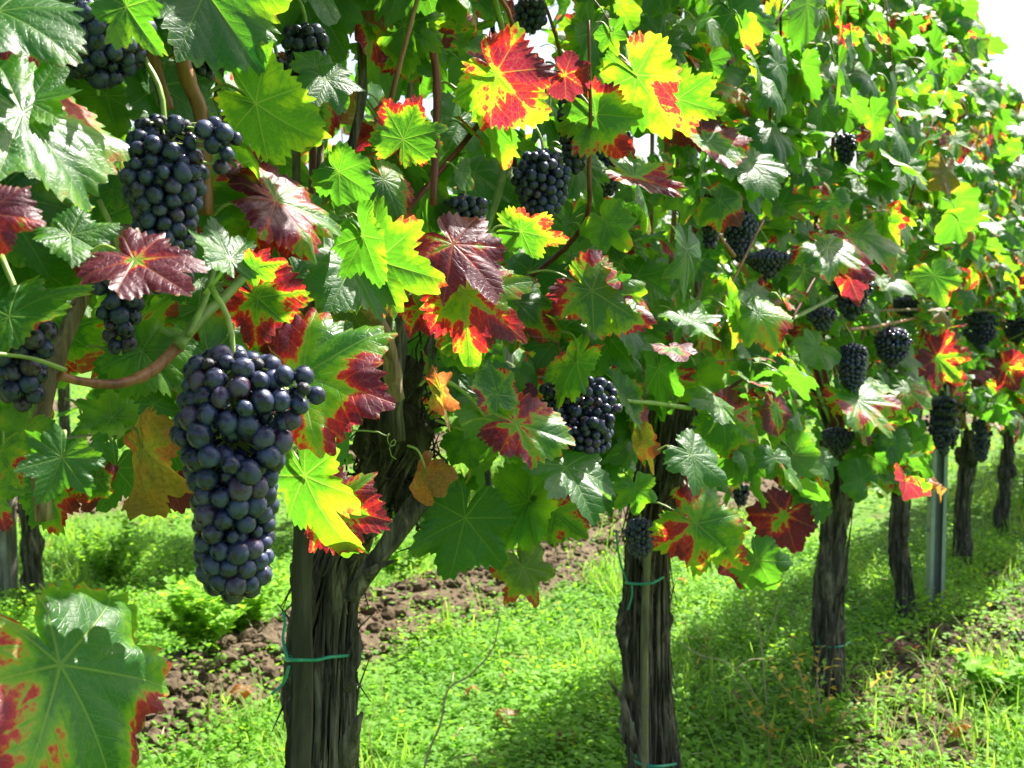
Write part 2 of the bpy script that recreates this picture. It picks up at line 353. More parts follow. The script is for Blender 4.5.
# ---------------------------------------------------------------- grape leaf
CTRL_D = np.array([0, 10, 27, 42, 52, 62, 78, 95, 106, 118, 135, 150, 163, 172, 180.0])
CTRL_R = np.array([1.0, .92, .60, .80, .90, .80, .55, .70, .77, .70, .58, .60, .52, .36, .08])
SHAL_R = np.array([1.0, .95, .84, .86, .90, .86, .76, .78, .79, .74, .68, .64, .54, .38, .12])
_cache = {}
def leaf_grid(Nn, Rn):
    if (Nn, Rn) in _cache: return _cache[Nn, Rn]
    idx = 1 + np.arange(Nn * Rn).reshape(Rn, Nn); nx = np.roll(idx, -1, axis=1)
    f3 = np.stack([np.zeros(Nn, int), idx[0], nx[0]], -1)
    f4 = np.stack([idx[:-1], idx[1:], nx[1:], nx[:-1]], -1).reshape(-1, 4)
    _cache[Nn, Rn] = (f3, f4); return f3, f4
def leaf(mb, J, Y, Nrm, L, aut=0.1, dry=0.0, detail=2, wide=1.0, curl=None, lobes=None, fold=None, mat=0, holes=False):
    """One blade. J petiole junction, Y direction of the tip, Nrm upper-side normal, L junction-to-tip length."""
    Nn, Rn = ((22, 2), (48, 4), (96, 7), (192, 12))[detail]
    Y = unit(Y); Nrm = unit(np.asarray(Nrm) - Y * (np.asarray(Nrm) @ Y)); X = np.cross(Y, Nrm)
    th = (np.arange(Nn) + 0.5) / Nn * 2 * math.pi - math.pi
    lb = rs.uniform(0, 1.15) if lobes is None else lobes
    ctr = CTRL_R * lb + SHAL_R * (1 - lb)
    asym = rs.uniform(.87, 1.10, (2, len(ctr))); asym[:, 0] = 1; asym[:, -1] = 1
    deg = np.abs(np.degrees(th))
    warp = 1 + 0.04 * np.sin(th * 3 + rs.uniform(0, 6))
    base = np.where(th > 0, np.interp(deg * 1.0, CTRL_D, ctr * asym[0]), np.interp(deg, CTRL_D, ctr * asym[1])) * warp
    nt_ = {0: 5, 1: 8, 2: 14, 3: 19}[detail]
    ph = np.abs(th) / math.pi * nt_ + rs.uniform(0, 1) + 0.25 * np.sin(th * 5 + rs.uniform(0, 6))
    saw = np.abs((ph % 1.0) - 0.42) * 2; saw = 1 - saw
    amp = (0.032 + 0.055 * (rs.uniform(0, 1, Nn) if detail < 2 else 0.5 + 0.5 * np.sin(th * 11 + rs.uniform(0, 6)))) * np.clip((172 - deg) / 20, 0, 1)
    teeth = amp * (saw - 0.5) * 1.5
    s = ((np.arange(Rn) + 1) / Rn) ** 0.9
    rad = s[:, None] * base[None] * 1.0 + teeth[None] * (s[:, None] ** 7)
    x = rad * np.sin(th)[None] * wide; y = rad * np.cos(th)[None]
    ed = np.broadcast_to(s[:, None], x.shape)
    x = np.concatenate([[0], x.ravel()]); y = np.concatenate([[0], y.ravel()]); ed = np.concatenate([[0], ed.ravel()])
    r = np.hypot(x, y); t2 = np.arctan2(x, y)
    d = np.abs(((np.abs(t2) + 0.46) % 0.92) - 0.46)
    cu = rs.uniform(-0.10, 0.48) if curl is None else curl
    fo = rs.uniform(-0.10, 0.42) if fold is None else fold
    z = -cu * r * r + fo * np.abs(x) * 0.8 + (0.022 if detail > 1 else .04) * r * np.sin(np.pi * np.clip(d / 0.46, 0, 1)) ** 1.3
    z += (0.085 * np.sin(t2 * rs.randint(3, 6) + rs.uniform(0, 6)) + 0.035 * np.sin(t2 * rs.randint(8, 13) + rs.uniform(0, 6))) * (ed ** 2) * r * (1 + 2.5 * dry)
    z += rs.uniform(-.12, .12) * x * y + rs.uniform(-.10, .10) * x
    z -= rs.uniform(0, .35) * np.clip(ed - 0.75, 0, 1) * rs.choice([0, 1, 1])
    xx, yy = x.copy(), y.copy()
    if dry > 0.3 or cu > 0.3:                                    # roll the sides in
        k = 1.2 * dry + 1.0 * max(0, cu - 0.3)
        an = k * x * 1.4; xx = np.where(np.abs(an) > 1e-4, np.sin(an) / (k * 1.4 + 1e-9), x); z = z - (1 - np.cos(an)) / (k * 1.4 + 1e-9)
        z += 0.05 * dry * np.sin(7 * y + 5 * x + rs.uniform(0, 6))
    v = np.asarray(J) + L * (xx[:, None] * X + yy[:, None] * Y + z[:, None] * Nrm)
    f3, f4 = leaf_grid(Nn, Rn); rn = rs.uniform()
    n = len(v)
    mb.add(v, f3[:, ::-1], f4[:, ::-1], mat, lu=np.stack([x, y, np.full(n, dry)], -1), lf=np.stack([ed, np.full(n, aut), np.full(n, rn)], -1))
def petiole_path(J, Y, Nrm, L, target=None):
    J = np.asarray(J); ln = L * rs.uniform(0.6, 1.0)
    if target is None:
        dirn = unit(-0.45 * np.asarray(Y) - 0.65 * N + 0.25 * Zv * rs.uniform(-1, 1.5) + rs.uniform(-.3, .3, 3))
        target = J + dirn * ln
    mid = (J + target) / 2 - np.asarray(Nrm) * 0.05 * L - np.asarray(Y) * 0.12 * L + Zv * 0.1 * L
    return smooth_path([J - np.asarray(Nrm) * 0.004, mid, target], 5)
def autumn_level():
    u = rs.uniform()
    if u < 0.66: return rs.uniform(0.0, 0.15)
    if u < 0.82: return rs.uniform(0.15, 0.33)
    if u < 0.93: return rs.uniform(0.33, 0.55)
    return rs.uniform(0.55, 0.95)

# ---------------------------------------------------------------- clusters: photo position, across-row offset, berry size (mm)
CL = [  # cx, top, bottom, width, c, berry_mm, label
 (232, 352, 602, 128, .405, 15.2, 'largest blue-black grape cluster, hanging free beside the glowing red leaf'),
 (163, 118, 280, 92, .345, 12.6, 'long bloom-dusted cluster with shrivelled berries on top, under two brown canes'),
 (118, 262, 358, 50, .30, 14, 'narrow shaded cluster hanging behind the purple leaf'),
 (96, 8, 96, 104, .31, 15, 'wide dark cluster half hidden by leaves at the top left corner'),
 (202, 44, 84, 36, .26, 14, 'small shaded cluster just right of the brown cane'),
 (20, 322, 412, 66, .30, 15, 'black cluster cut by the left edge, below the crimson leaf'),
 (305, 28, 112, 46, .22, 14, 'shaded cluster behind the bluish green leaf near the top'),
 (276, 62, 132, 40, .16, 14, 'dark cluster deep behind the glossy white leaf'),
 (464, 197, 238, 50, .22, 14, 'small loose cluster just above the bright red leaf'),
 (542, 152, 224, 58, .26, 15, 'sunlit cluster beneath the leaf with the flaming red margin'),
 (575, 85, 172, 34, .27, 14, 'slim cluster hanging beside the flaming red leaf margin'),
 (606, 118, 196, 46, .14, 14, 'shaded cluster under the small yellow green leaf'),
 (630, 80, 124, 40, .16, 14, 'shaded cluster behind the folded green leaf'),
 (582, 376, 470, 84, .28, 15, 'broad cluster above the purple and red leaf mid picture'),
 (530, 2, 36, 34, .15, 14, 'small cluster at the very top, left of middle'),
 (711, 196, 250, 22, .26, 14, 'thin cluster hanging among stalks right of the magenta leaf'),
 (740, 212, 262, 34, .18, 14, 'shaded cluster next to the thin cluster right of the magenta leaf'),
 (768, 250, 282, 50, .20, 14, 'flat dark cluster just above the long brown side shoot'),
 (852, 270, 320, 44, .22, 15, 'cluster with a jagged red leaf across it'),
 (822, 308, 334, 32, .22, 14, 'small cluster left of the one with the jagged red leaf across it'),
 (853, 345, 392, 30, .27, 15, 'sparkling cluster hanging below the jagged red leaf'),
 (893, 328, 368, 40, .25, 15, 'sunlit round cluster just under the thin shoot on the right'),
 (846, 135, 165, 22, .22, 14, 'little cluster high up in bright green leaves on the right'),
 (981, 312, 350, 34, .15, 15, 'cluster hanging right of the wire end near the right edge'),
 (1016, 318, 345, 26, .12, 14, 'cluster cut by the right edge at wire height'),
 (945, 398, 455, 42, .14, 15, 'large dark cluster hanging right in front of the steel post'),
 (982, 420, 462, 22, .14, 14, 'slim dark cluster right beside the one at the steel post'),
 (838, 428, 455, 34, .12, 14, 'dark cluster in the shade above the third trunk'),
 (640, 520, 560, 32, .05, 14, 'black cluster resting against the second trunk above its tie'),
 (908, 296, 322, 28, .14, 14, 'dark cluster behind leaves between two sunlit ones'),
 (741, 486, 508, 16, .20, 13, 'tiny cluster hanging low between the second and third trunk'),
]
# leaves traced from the photo: junction px, tip px, tip depth offset (m), roll, c, autumn, dry, extra
HL = [
 (-22, 5, 82, 38, -.02, -25, .36, .08, 0, {}),
 (22, 113, 112, 214, -.03, 35, .385, .16, 0, dict(fold=.1, curl=.1, glare=1, tj=1)),
 (20, 112, 62, 62, .03, -20, .38, .12, 0, {}),
 (-30, 212, 46, 218, .0, 10, .415, .93, 0, dict(wide=.95)),
 (-10, 330, 86, 262, .02, -42, .32, .40, 0, dict(wide=.7)),
 (58, 228, 120, 262, .0, -20, .35, .08, 0, {}),
 (236, 270, 206, 216, .0, 30, .40, .05, 0, dict(glare=1, fold=.1)),
 (248, 268, 286, 262, -.01, 20, .40, .20, 0, dict(wide=.8)),
 (120, 250, 198, 300, -.03, -25, .42, .80, 0, dict(fold=.1, wide=.8, flat=1)),
 (276, 200, 356, 228, -.02, -42, .34, .60, 0, dict(fold=.05, curl=.1, tj=1, glare=1)),
 (378, 261, 448, 282, -.02, 12, .31, .16, 0, dict(wide=1.1, tj=1, flat=1)),
 (356, 258, 330, 308, -.02, -30, .30, .10, 0, dict(glare=1)),
 (358, 222, 384, 292, -.02, 60, .33, .14, 0, {}),
 (302, 376, 408, 404, -.03, -10, .385, .71, 0, dict(lobes=.4, wide=.88, curl=.04, fold=.1, tj=1, flat=1)),
 (300, 380, 348, 448, .01, 20, .30, .72, 0, {}),
 (246, 286, 306, 345, .0, 25, .28, .46, 0, {}),
 (296, 452, 340, 572, .0, 48, .35, .10, 0, dict(wide=.75)),
 (318, 506, 390, 518, -.02, 20, .34, .44, 0, dict(lobes=.2)),
 (60, 665, 150, 810, .0, -12, .36, .33, 0, dict(lobes=.35, curl=.20, fold=.16, wide=1.12, tj=1)),
 (62, 457, 40, 510, -.01, -22, .38, .0, 0, dict(wide=1.05, tj=1)),
 (142, 428, 142, 528, .0, 45, .30, .42, .75, dict(wide=.8)),
 (172, 478, 180, 518, .0, 20, .24, .95, 0, {}),
 (122, 422, 70, 398, .0, 15, .30, .06, 0, {}),
 (130, 340, 190, 395, .0, -15, .24, .05, 0, {}),
 (120, 455, 100, 520, .0, -25, .25, .08, 0, {}),
 (118, -6, 162, 60, -.02, 40, .37, .22, 0, dict(wide=.62)),
 (190, -30, 268, 78, .0, -10, .32, .16, 0, {}),
 (320, 72, 352, 110, -.01, -30, .32, .02, 0, dict(wide=1.2)),
 (322, 70, 290, 48, .0, 10, .315, .02, 0, {}),
 (398, 152, 424, 90, .0, 10, .29, .42, 0, {}),
 (404, 12, 405, 78, .0, 10, .22, .12, 0, {}),
 (484, 60, 544, 128, .0, 12, .31, .52, 0, dict(lobes=.1, wide=.95, flat=1)),
 (240, 92, 320, 150, .0, 48, .34, .20, 0, {}),
 (330, 166, 374, 196, .0, 25, .33, .06, 0, {}),
 (376, 168, 412, 226, .0, -30, .26, .20, 0, {}),
 (440, 232, 508, 294, -.02, -25, .33, .84, 0, dict(lobes=.5, flat=1)),
 (448, 284, 532, 336, -.02, 25, .31, .66, 0, {}),
 (470, 292, 444, 362, .0, -28, .30, .62, 0, {}),
 (428, 300, 400, 338, .0, 20, .28, .72, 0, {}),
 (500, 404, 488, 358, .0, 25, .30, .42, 0, {}),
 (500, 420, 583, 440, .0, -25, .30, .64, 0, dict(lobes=.2, flat=1, wide=.85)),
 (437, 378, 453, 436, .0, 66, .30, .50, .7, dict(wide=.7)),
 (428, 462, 410, 506, .0, 30, .22, .80, .95, {}),
 (470, 500, 446, 590, .0, -20, .16, .06, 0, {}),
 (535, 488, 498, 562, .0, 20, .18, .06, 0, {}),
 (518, 556, 545, 612, .0, -20, .14, .22, .2, {}),
 (556, 456, 604, 516, .0, -30, .28, .06, 0, dict(glare=1)),
 (545, 500, 590, 548, .0, 25, .20, .30, 0, {}),
 (576, 280, 656, 332, -.02, 25, .30, .44, 0, dict(lobes=.3, wide=.75)),
 (634, 480, 640, 522, .0, -15, .26, .06, 0, dict(wide=1.1)),
 (728, 410, 678, 376, .0, 50, .30, .14, 0, {}),
 (682, 512, 756, 572, -.01, 15, .26, .44, 0, dict(lobes=.3, wide=.85)),
 (712, 412, 766, 442, .0, 20, .26, .50, 0, {}),
 (664, 94, 733, 118, .0, 22, .32, .26, 0, dict(wide=.85)),
 (626, 60, 678, 136, .0, 55, .32, .24, 0, {}),
 (620, 172, 690, 196, .0, -30, .30, .70, 0, dict(wide=.7)),
 (698, 132, 740, 172, .0, -42, .30, .62, 0, dict(glare=1)),
 (588, 102, 626, 164, .0, 35, .30, .22, 0, {}),
 (712, 196, 750, 222, .0, -20, .28, .50, 0, {}),
 (558, 70, 592, 94, .0, 30, .28, .85, 0, {}),
 (792, 506, 756, 552, .0, -10, .20, .90, 0, {}),
 (815, 240, 880, 276, .0, -48, .28, .52, 0, dict(glare=1)),
 (846, 228, 906, 266, .0, -46, .26, .50, 0, dict(glare=1)),
 (846, 392, 900, 436, .0, -40, .26, .30, 0, dict(glare=1)),
 (508, 228, 574, 244, .0, 40, .30, .22, 0, dict(wide=.7)),
 (600, 215, 632, 252, .0, 20, .28, .10, 0, {}),
 (568, 150, 612, 210, .0, -20, .24, .10, 0, {}),
 (460, 40, 498, 52, .0, -20, .26, .30, 0, {}),
 (845, 268, 862, 308, .0, 20, .30, .92, 0, dict(wide=.6)),
 (930, 350, 968, 388, .0, 10, .28, .78, 0, {}),
 (1000, 360, 1020, 392, .0, 10, .24, .85, 0, {}),
 (868, 484, 838, 462, .0, -20, .24, .04, 0, dict(wide=1.2)),
 (700, 560, 724, 600, .0, 10, .0, .1, 0, {}) ,
 (40, 478, 66, 540, .0, 20, .22, .25, 0, dict(wide=.7)),
 (-22, 470, 10, 535, .0, -15, .28, .40, 0, {}),
 (205, 292, 178, 250, .02, 30, .22, .10, 0, {}),
 (345, 300, 372, 345, .0, 10, .15, .35, .2, {}),
 (470, 430, 440, 470, .0, 10, .17, .10, 0, {}),
 (585, 350, 545, 410, .0, 20, .31, .22, 0, dict(wide=.7)),
 (30, 420, 10, 470, .0, 20, .30, .12, 0, {}), (100, 470, 88, 520, .0, -30, .26, .30, 0, {}), (165, 440, 190, 490, .0, 20, .22, .10, 0, {}),
 (150, 395, 165, 440, .0, -20, .25, .05, 0, {}), (5, 440, -20, 500, .0, 0, .33, .35, 0, {}), (330, 330, 350, 372, .0, 0, .26, .30, 0, {}), (455, 330, 470, 380, .0, 30, .20, .08, 0, {}),
 (640, 430, 655, 480, .0, 62, .28, .42, .6, dict(wide=.6)),
]
HL = [h for h in HL if h[6] > 0]

# canes: (vine index, material, photo points, c, width px)
CANES = [
 (0, 'S', [(166, -60), (176, 30), (188, 80), (202, 122), (206, 215)], .30, [17, 16, 15, 15]),
 (0, 'S', [(132, -60), (146, 20), (156, 70), (168, 110)], .28, [14, 13, 13]),
 (0, 'O', [(138, 230), (112, 240), (76, 312), (50, 380), (40, 440), (44, 520)], .27, [14, 15, 17, 18]),
 (0, 'O', [(186, 166), (238, 188), (282, 218), (332, 268), (382, 330), (396, 400)], .20, [13, 14, 15, 17]),
 (0, 'S', [(60, 376), (84, 382), (118, 384), (150, 372), (178, 346)], .33, [9, 9, 11, 12]),
 (0, 'G', [(178, 346), (205, 314), (224, 298), (258, 262)], .335, [11, 10, 8]),
 (0, 'G', [(188, 336), (204, 302), (214, 268), (218, 240)], .34, [7, 6, 5]),
 (0, 'G', [(-20, 352), (30, 358), (66, 370)], .34, [4, 4, 5]),
 (1, 'R', [(424, -60), (430, 30), (437, 90), (433, 205)], .24, [9, 8, 8, 7]),
 (1, 'D', [(364, -60), (362, 40), (362, 100), (348, 175), (360, 260)], .16, [10, 9, 9]),
 (0, 'D', [(224, -30), (222, 50), (214, 125)], .15, [7, 7, 8]),
 (1, 'S', [(330, -60), (332, 0), (334, 52)], .18, [11, 10]),
 (1, 'S', [(312, -60), (312, 0), (314, 66)], .16, [9, 9]),
 (1, 'G', [(484, -40), (500, 20), (512, 60)], .24, [7, 6]),
 (1, 'G', [(512, 130), (502, 180), (486, 232)], .20, [9, 8, 7]),
 (1, 'D', [(398, 440), (396, 390), (402, 340), (396, 300)], .12, [16, 12, 11, 10]),
 (1, 'D', [(402, 440), (420, 380), (436, 330), (440, 270)], .08, [17, 14, 12, 10]),
 (1, 'G', [(428, 378), (452, 384), (474, 402), (486, 420)], .22, [4, 4, 4]),
 (1, 'G', [(436, 420), (470, 432), (510, 444), (548, 470)], .18, [3, 3, 3]),
 (2, 'S', [(668, 200), (668, 150), (664, 90), (660, 20)], .16, [9, 8, 7]),
 (2, 'S', [(680, 200), (680, 152), (686, 90)], .14, [8, 7, 7]),
 (2, 'G', [(548, 470), (600, 406), (640, 402), (690, 408)], .26, [4, 4, 5]),
 (2, 'G', [(660, 545), (700, 520), (724, 505)], .22, [4, 4]),
 (3, 'S', [(770, 306), (800, 292), (826, 274)], .22, [7, 6, 5]),
 (3, 'G', [(776, 326), (806, 312), (836, 296)], .22, [4, 4]),
 (4, 'S', [(848, 330), (880, 326), (916, 318)], .24, [4, 4, 3]),
 (5, 'O', [(862, 312), (900, 310), (950, 309), (1002, 310)], .20, [3, 3, 3]),
 (2, 'O', [(720, 175), (708, 230), (696, 300)], .10, [8, 8]),
 (3, 'S', [(700, 198), (716, 232), (734, 256)], .22, [5, 5]),
]
MATS = dict(S=SHOOT, O=OLDCANE, G=GREENSHOOT, R=REDSHOOT, D=BARK)

# ---------------------------------------------------------------- ground
def make_ground():
    xs = np.concatenate([[-400, -150, -60, -25, -14], np.arange(-9, 8, .14), [12, 20, 60, 150, 400]])
    ys = np.concatenate([[-400, -120, -30, -8, -2, 0, 1], np.arange(1.8, 15, .14), [17, 20, 25, 40, 80, 200, 600]])
    mb = MB(); X, Y = np.meshgrid(xs, ys); n = X.shape
    Zg = np.array([ground_z(a, b) for a, b in zip(X.ravel(), Y.ravel())])
    sl = np.array([soilness(a, b) for a, b in zip(X.ravel(), Y.ravel())])
    idx = np.arange(X.size).reshape(n)
    mb.add(np.stack([X.ravel(), Y.ravel(), Zg], -1), None, np.stack([idx[:-1, :-1], idx[:-1, 1:], idx[1:, 1:], idx[1:, :-1]], -1).reshape(-1, 4), 0, br=sl)
    tag(mb.build('ground', GROUND), kind='structure')
make_ground()

def icos(sub):
    import bmesh
    bm = bmesh.new(); bmesh.ops.create_icosphere(bm, subdivisions=sub, radius=1.0)
    v = np.array([q.co[:] for q in bm.verts]); f = np.array([[q.index for q in p.verts] for p in bm.faces]); bm.free()
    return v, f
ICO1, ICO2, ICO3 = icos(1), icos(2), icos(3)

def clods():
    mb = MB(); cnt = 0
    for i in range(60000):
        if cnt > 8500: break
        Zd = rs.uniform(2.3, 9.5) if rs.uniform() < .8 else rs.uniform(2.3, 5); px = rs.uniform(-160, 1180)
        x = (px - 512) / F * Zd; y = Zd
        s = soilness(x, y)
        if rs.uniform() > min(1, (s - .1) * 1.6): continue
        cnt += 1
        sz = 0.005 + 0.026 * rs.uniform() ** 4.5
        v, f = ICO2 if sz > .018 else ICO1
        sd_ = rs.uniform(0, 50)
        dd = np.array([1 + 0.45 * mnoise.noise(Vector(q * 1.3) + Vector((sd_, 0, 0))) + .25 * mnoise.noise(Vector(q * 3.5) + Vector((sd_, 3, 0))) for q in v])
        vv = v * dd[:, None] * sz * np.array([1, rs.uniform(.7, 1.2), rs.uniform(.55, .9)])
        a = rs.uniform(0, 6.3); ca, sa = math.cos(a), math.sin(a)
        vv = vv @ np.array([[ca, sa, 0], [-sa, ca, 0], [0, 0, 1]])
        mb.add(vv + [x, y, ground_z(x, y) + sz * .25], f, None, 0, br=np.full(len(v), 1.0))
    tag(mb.build('soil_clods', GROUND, smooth=False), 'crumbled brown soil clods turned up along the tilled ridges', 'soil', kind='stuff')
clods()

def ground_cover():
    mb, gb = MB(), MB()
    LV = np.array([[0, 0, 0], [-.42, .5, .10], [0, 1, 0], [.42, .5, .10], [-.32, .86, .06], [.32, .86, .06]])
    LF = np.array([[0, 1, 3], [1, 4, 3], [4, 5, 3], [4, 2, 5]])
    BL, AT, base = [], [], 0
    nplant = 0
    V, Fc, A = [], [], []
    for i in range(200000):
        near = rs.uniform() < .60
        Zd = math.sqrt(rs.uniform(2.3 ** 2, 5.2 ** 2)) if near else math.sqrt(rs.uniform(5.2 ** 2, 15 ** 2))
        px = rs.uniform(-200, 1230)
        x = (px - 512) / F * Zd; y = Zd
        s = soilness(x, y)
        if rs.uniform() < min(.90, max(0, s) * 1.4 - .08): continue
        clump = mnoise.noise(Vector((x * 1.7, y * 1.7, 4))) + .6 * mnoise.noise(Vector((x * 5, y * 5, 8)))
        if rs.uniform() > .75 + .6 * clump: continue
        nplant += 1
        if nplant > 21000: break
        hgt = (.025 + .055 * max(0, .5 + clump)) * rs.uniform(.5, 1.4)
        g0 = ground_z(x, y); k = rs.randint(7, 13) if near else rs.randint(4, 7)
        rad = .035 if near else .07
        cb = np.clip(.42 + .45 * clump + rs.uniform(-.12, .12), 0, .84) if rs.uniform() > .015 else 1.0
        P = np.stack([x + rs.normal(0, rad, k), y + rs.normal(0, rad, k), g0 + hgt * rs.uniform(.15, 1.0, k)], -1)
        sz = rs.uniform(.009, .021, k) * (1 if near else 1.9)
        az = rs.uniform(0, 6.28, k); el = rs.uniform(-.2, .9, k)
        Yd = np.stack([np.cos(az) * np.cos(el), np.sin(az) * np.cos(el), np.sin(el)], -1)
        Xd = np.stack([-np.sin(az), np.cos(az), np.zeros(k)], -1); Nd = np.cross(Xd, Yd)
        vv = P[:, None] + sz[:, None, None] * (LV[None, :, 0:1] * Xd[:, None] + LV[None, :, 1:2] * Yd[:, None] - LV[None, :, 2:3] * Nd[:, None])
        V.append(vv.reshape(-1, 3)); A.append(np.repeat(np.clip(cb + rs.uniform(-.1, .1, k), 0, 1), 6))
        Fc.append((LF[None] + (base + np.arange(k) * 6)[:, None, None]).reshape(-1, 3)); base += 6 * k
    mb.add(np.concatenate(V), np.concatenate(Fc), None, 0, br=np.concatenate(A))
    tag(mb.build('ground_cover', COVER, smooth=False), 'bright green clover and small weeds carpeting the ground between the rows', 'ground cover', kind='stuff')
    # grass blades
    V, Fc, A = [], [], []; base = 0; cnt = 0
    for i in range(100000):
        Zd = math.sqrt(rs.uniform(2.3 ** 2, 9 ** 2)); px = rs.uniform(-200, 1230)
        x = (px - 512) / F * Zd; y = Zd
        cl = mnoise.noise(Vector((x * 1.3 + 7, y * 1.3, 14))) + .5 * mnoise.noise(Vector((x * 4, y * 4, 18)))
        lush = .35 if (x > .9 and y < 3.6) else 0
        if cl + lush < .12 + rs.uniform(-.1, .25): continue
        if rs.uniform() < min(.8, max(0, soilness(x, y) - lush) * 1.2): continue
        cnt += 1
        if cnt > 3200: break
        g0 = ground_z(x, y)
        for b in range(rs.randint(4, 8)):
            az = rs.uniform(0, 6.28); ln = rs.uniform(.05, .16) * (1.25 if lush else 1); wd = rs.uniform(.0012, .0028)
            out = np.array([math.cos(az), math.sin(az), 0]); sd_ = np.array([-out[1], out[0], 0]); lean = rs.uniform(.15, .9)
            o = np.array([x + rs.normal(0, .015), y + rs.normal(0, .015), g0 - .004])
            for j, u in enumerate((0, .35, .7)):
                c = o + Zv * ln * u * (1 - .3 * lean * u) + out * ln * lean * u * u
                V.append(c + sd_ * wd * (1 - .5 * u)); V.append(c - sd_ * wd * (1 - .5 * u))
            V.append(o + Zv * ln * (1 - .38 * lean) + out * ln * lean)
            Fc += [[base, base + 1, base + 3], [base, base + 3, base + 2], [base + 2, base + 3, base + 5], [base + 2, base + 5, base + 4], [base + 4, base + 5, base + 6]]
            A += [rs.uniform(.2, .84) if rs.uniform() > .06 else 1.0] * 7; base += 7
    gb.add(np.array(V), np.array(Fc), None, 0, br=np.array(A))
    tag(gb.build('grass', GRASS, smooth=False), 'tufts of long thin grass blades growing among the clover', 'grass', kind='stuff')
ground_cover()

def litter():
    mb = MB()
    for i in range(260):
        Zd = math.sqrt(rs.uniform(2.3 ** 2, 7 ** 2)); px = rs.uniform(-100, 1120); x = (px - 512) / F * Zd; y = Zd
        az = rs.uniform(0, 6.28); ln = rs.uniform(.03, .16)
        a = np.array([x, y, ground_z(x, y) + .03]); b = a + [math.cos(az) * ln, math.sin(az) * ln, rs.uniform(-.02, .02)]
        tube(mb, smooth_path([a, (a + b) / 2 + [0, 0, .012], b], 3), .0011, 4)
    tag(mb.build('straw_litter', STRAW), 'scattered pale straw and dry stems lying in the weeds', 'straw', kind='stuff')
litter()

# ---------------------------------------------------------------- clusters of grapes
BER = {}
def berry_mesh(sub, k):
    if (sub, k) not in BER:
        v, f = (ICO3 if sub == 3 else ICO2)
        r = np.random.RandomState(k); v = v * [1, 1, r.uniform(1.0, 1.1)]
        v = v * (1 - .05 * np.exp(-((v[:, 2] + 1.05) / .10) ** 2))[:, None]
        v0 = v; mb = MB(); mb.add(v * .008, f, None, 0, br=np.full(len(v), r.uniform()), scar=np.exp(-((v0[:, 2] + 1.0) / .018) ** 2))
        BER[sub, k] = mb.mesh('berry', BERRY)
    return BER[sub, k]
def pack(cx, h, wd, d, seed):
    i_ = seed - 40
    """Berry centres filling a hanging conical bunch. Returns local coords, z from 0 (top) to -h."""
    r = np.random.RandomState(seed)
    hs = np.array([0, .12, .3, .5, .75, 1.0]); pr = np.array([.62, .95, 1.0, .80, .56, .34]) * r.uniform(.80, 1.18, 6); pr /= pr.max()
    R0 = max(.1 * d, wd / 2 - d / 2)
    vol = np.trapezoid((pr * (R0 + d * .35)) ** 2 * math.pi, hs) * h if hasattr(np, 'trapezoid') else np.trapz((pr * (R0 + d * .35)) ** 2 * math.pi, hs) * h
    M = int(np.clip(vol * (.92 if i_ < 14 else 1.15) / (math.pi / 6 * d ** 3), 8, 230))
    z = -r.uniform(0, 1, M) * h; a = r.uniform(0, 6.28, M); q = np.sqrt(r.uniform(0, 1, M))
    P = np.stack([np.cos(a) * q * R0, np.sin(a) * q * R0, z], -1)
    for it in range(90):
        df = P[:, None] - P[None]; ds = np.linalg.norm(df, axis=2) + np.eye(M) * 9
        ov = np.clip(d * .90 - ds, 0, None); P = P + (df / ds[..., None] * ov[..., None]).sum(1) * .32
        rr = np.hypot(P[:, 0], P[:, 1]) + 1e-9; u = np.clip(-P[:, 2] / h, 0, 1)
        lim = R0 * np.interp(u, hs, pr) * (1 + .12 * np.sin(np.arctan2(P[:, 1], P[:, 0]) * 2 + u * 5 + seed))
        k = np.where(rr > lim, lim / rr, 1.0); P[:, 0] *= .4 + .6 * k; P[:, 1] *= .4 + .6 * k
        P[:, 2] = np.minimum(np.maximum(P[:, 2], -h + d / 2 + 1.0 * rr * np.clip(1.4 - (P[:, 2] * 0), 0, 1)), 0 - .35 * rr)
    return P
EXCL = []        # (px, py, rx, ry, depth): nothing random may hang in front of these
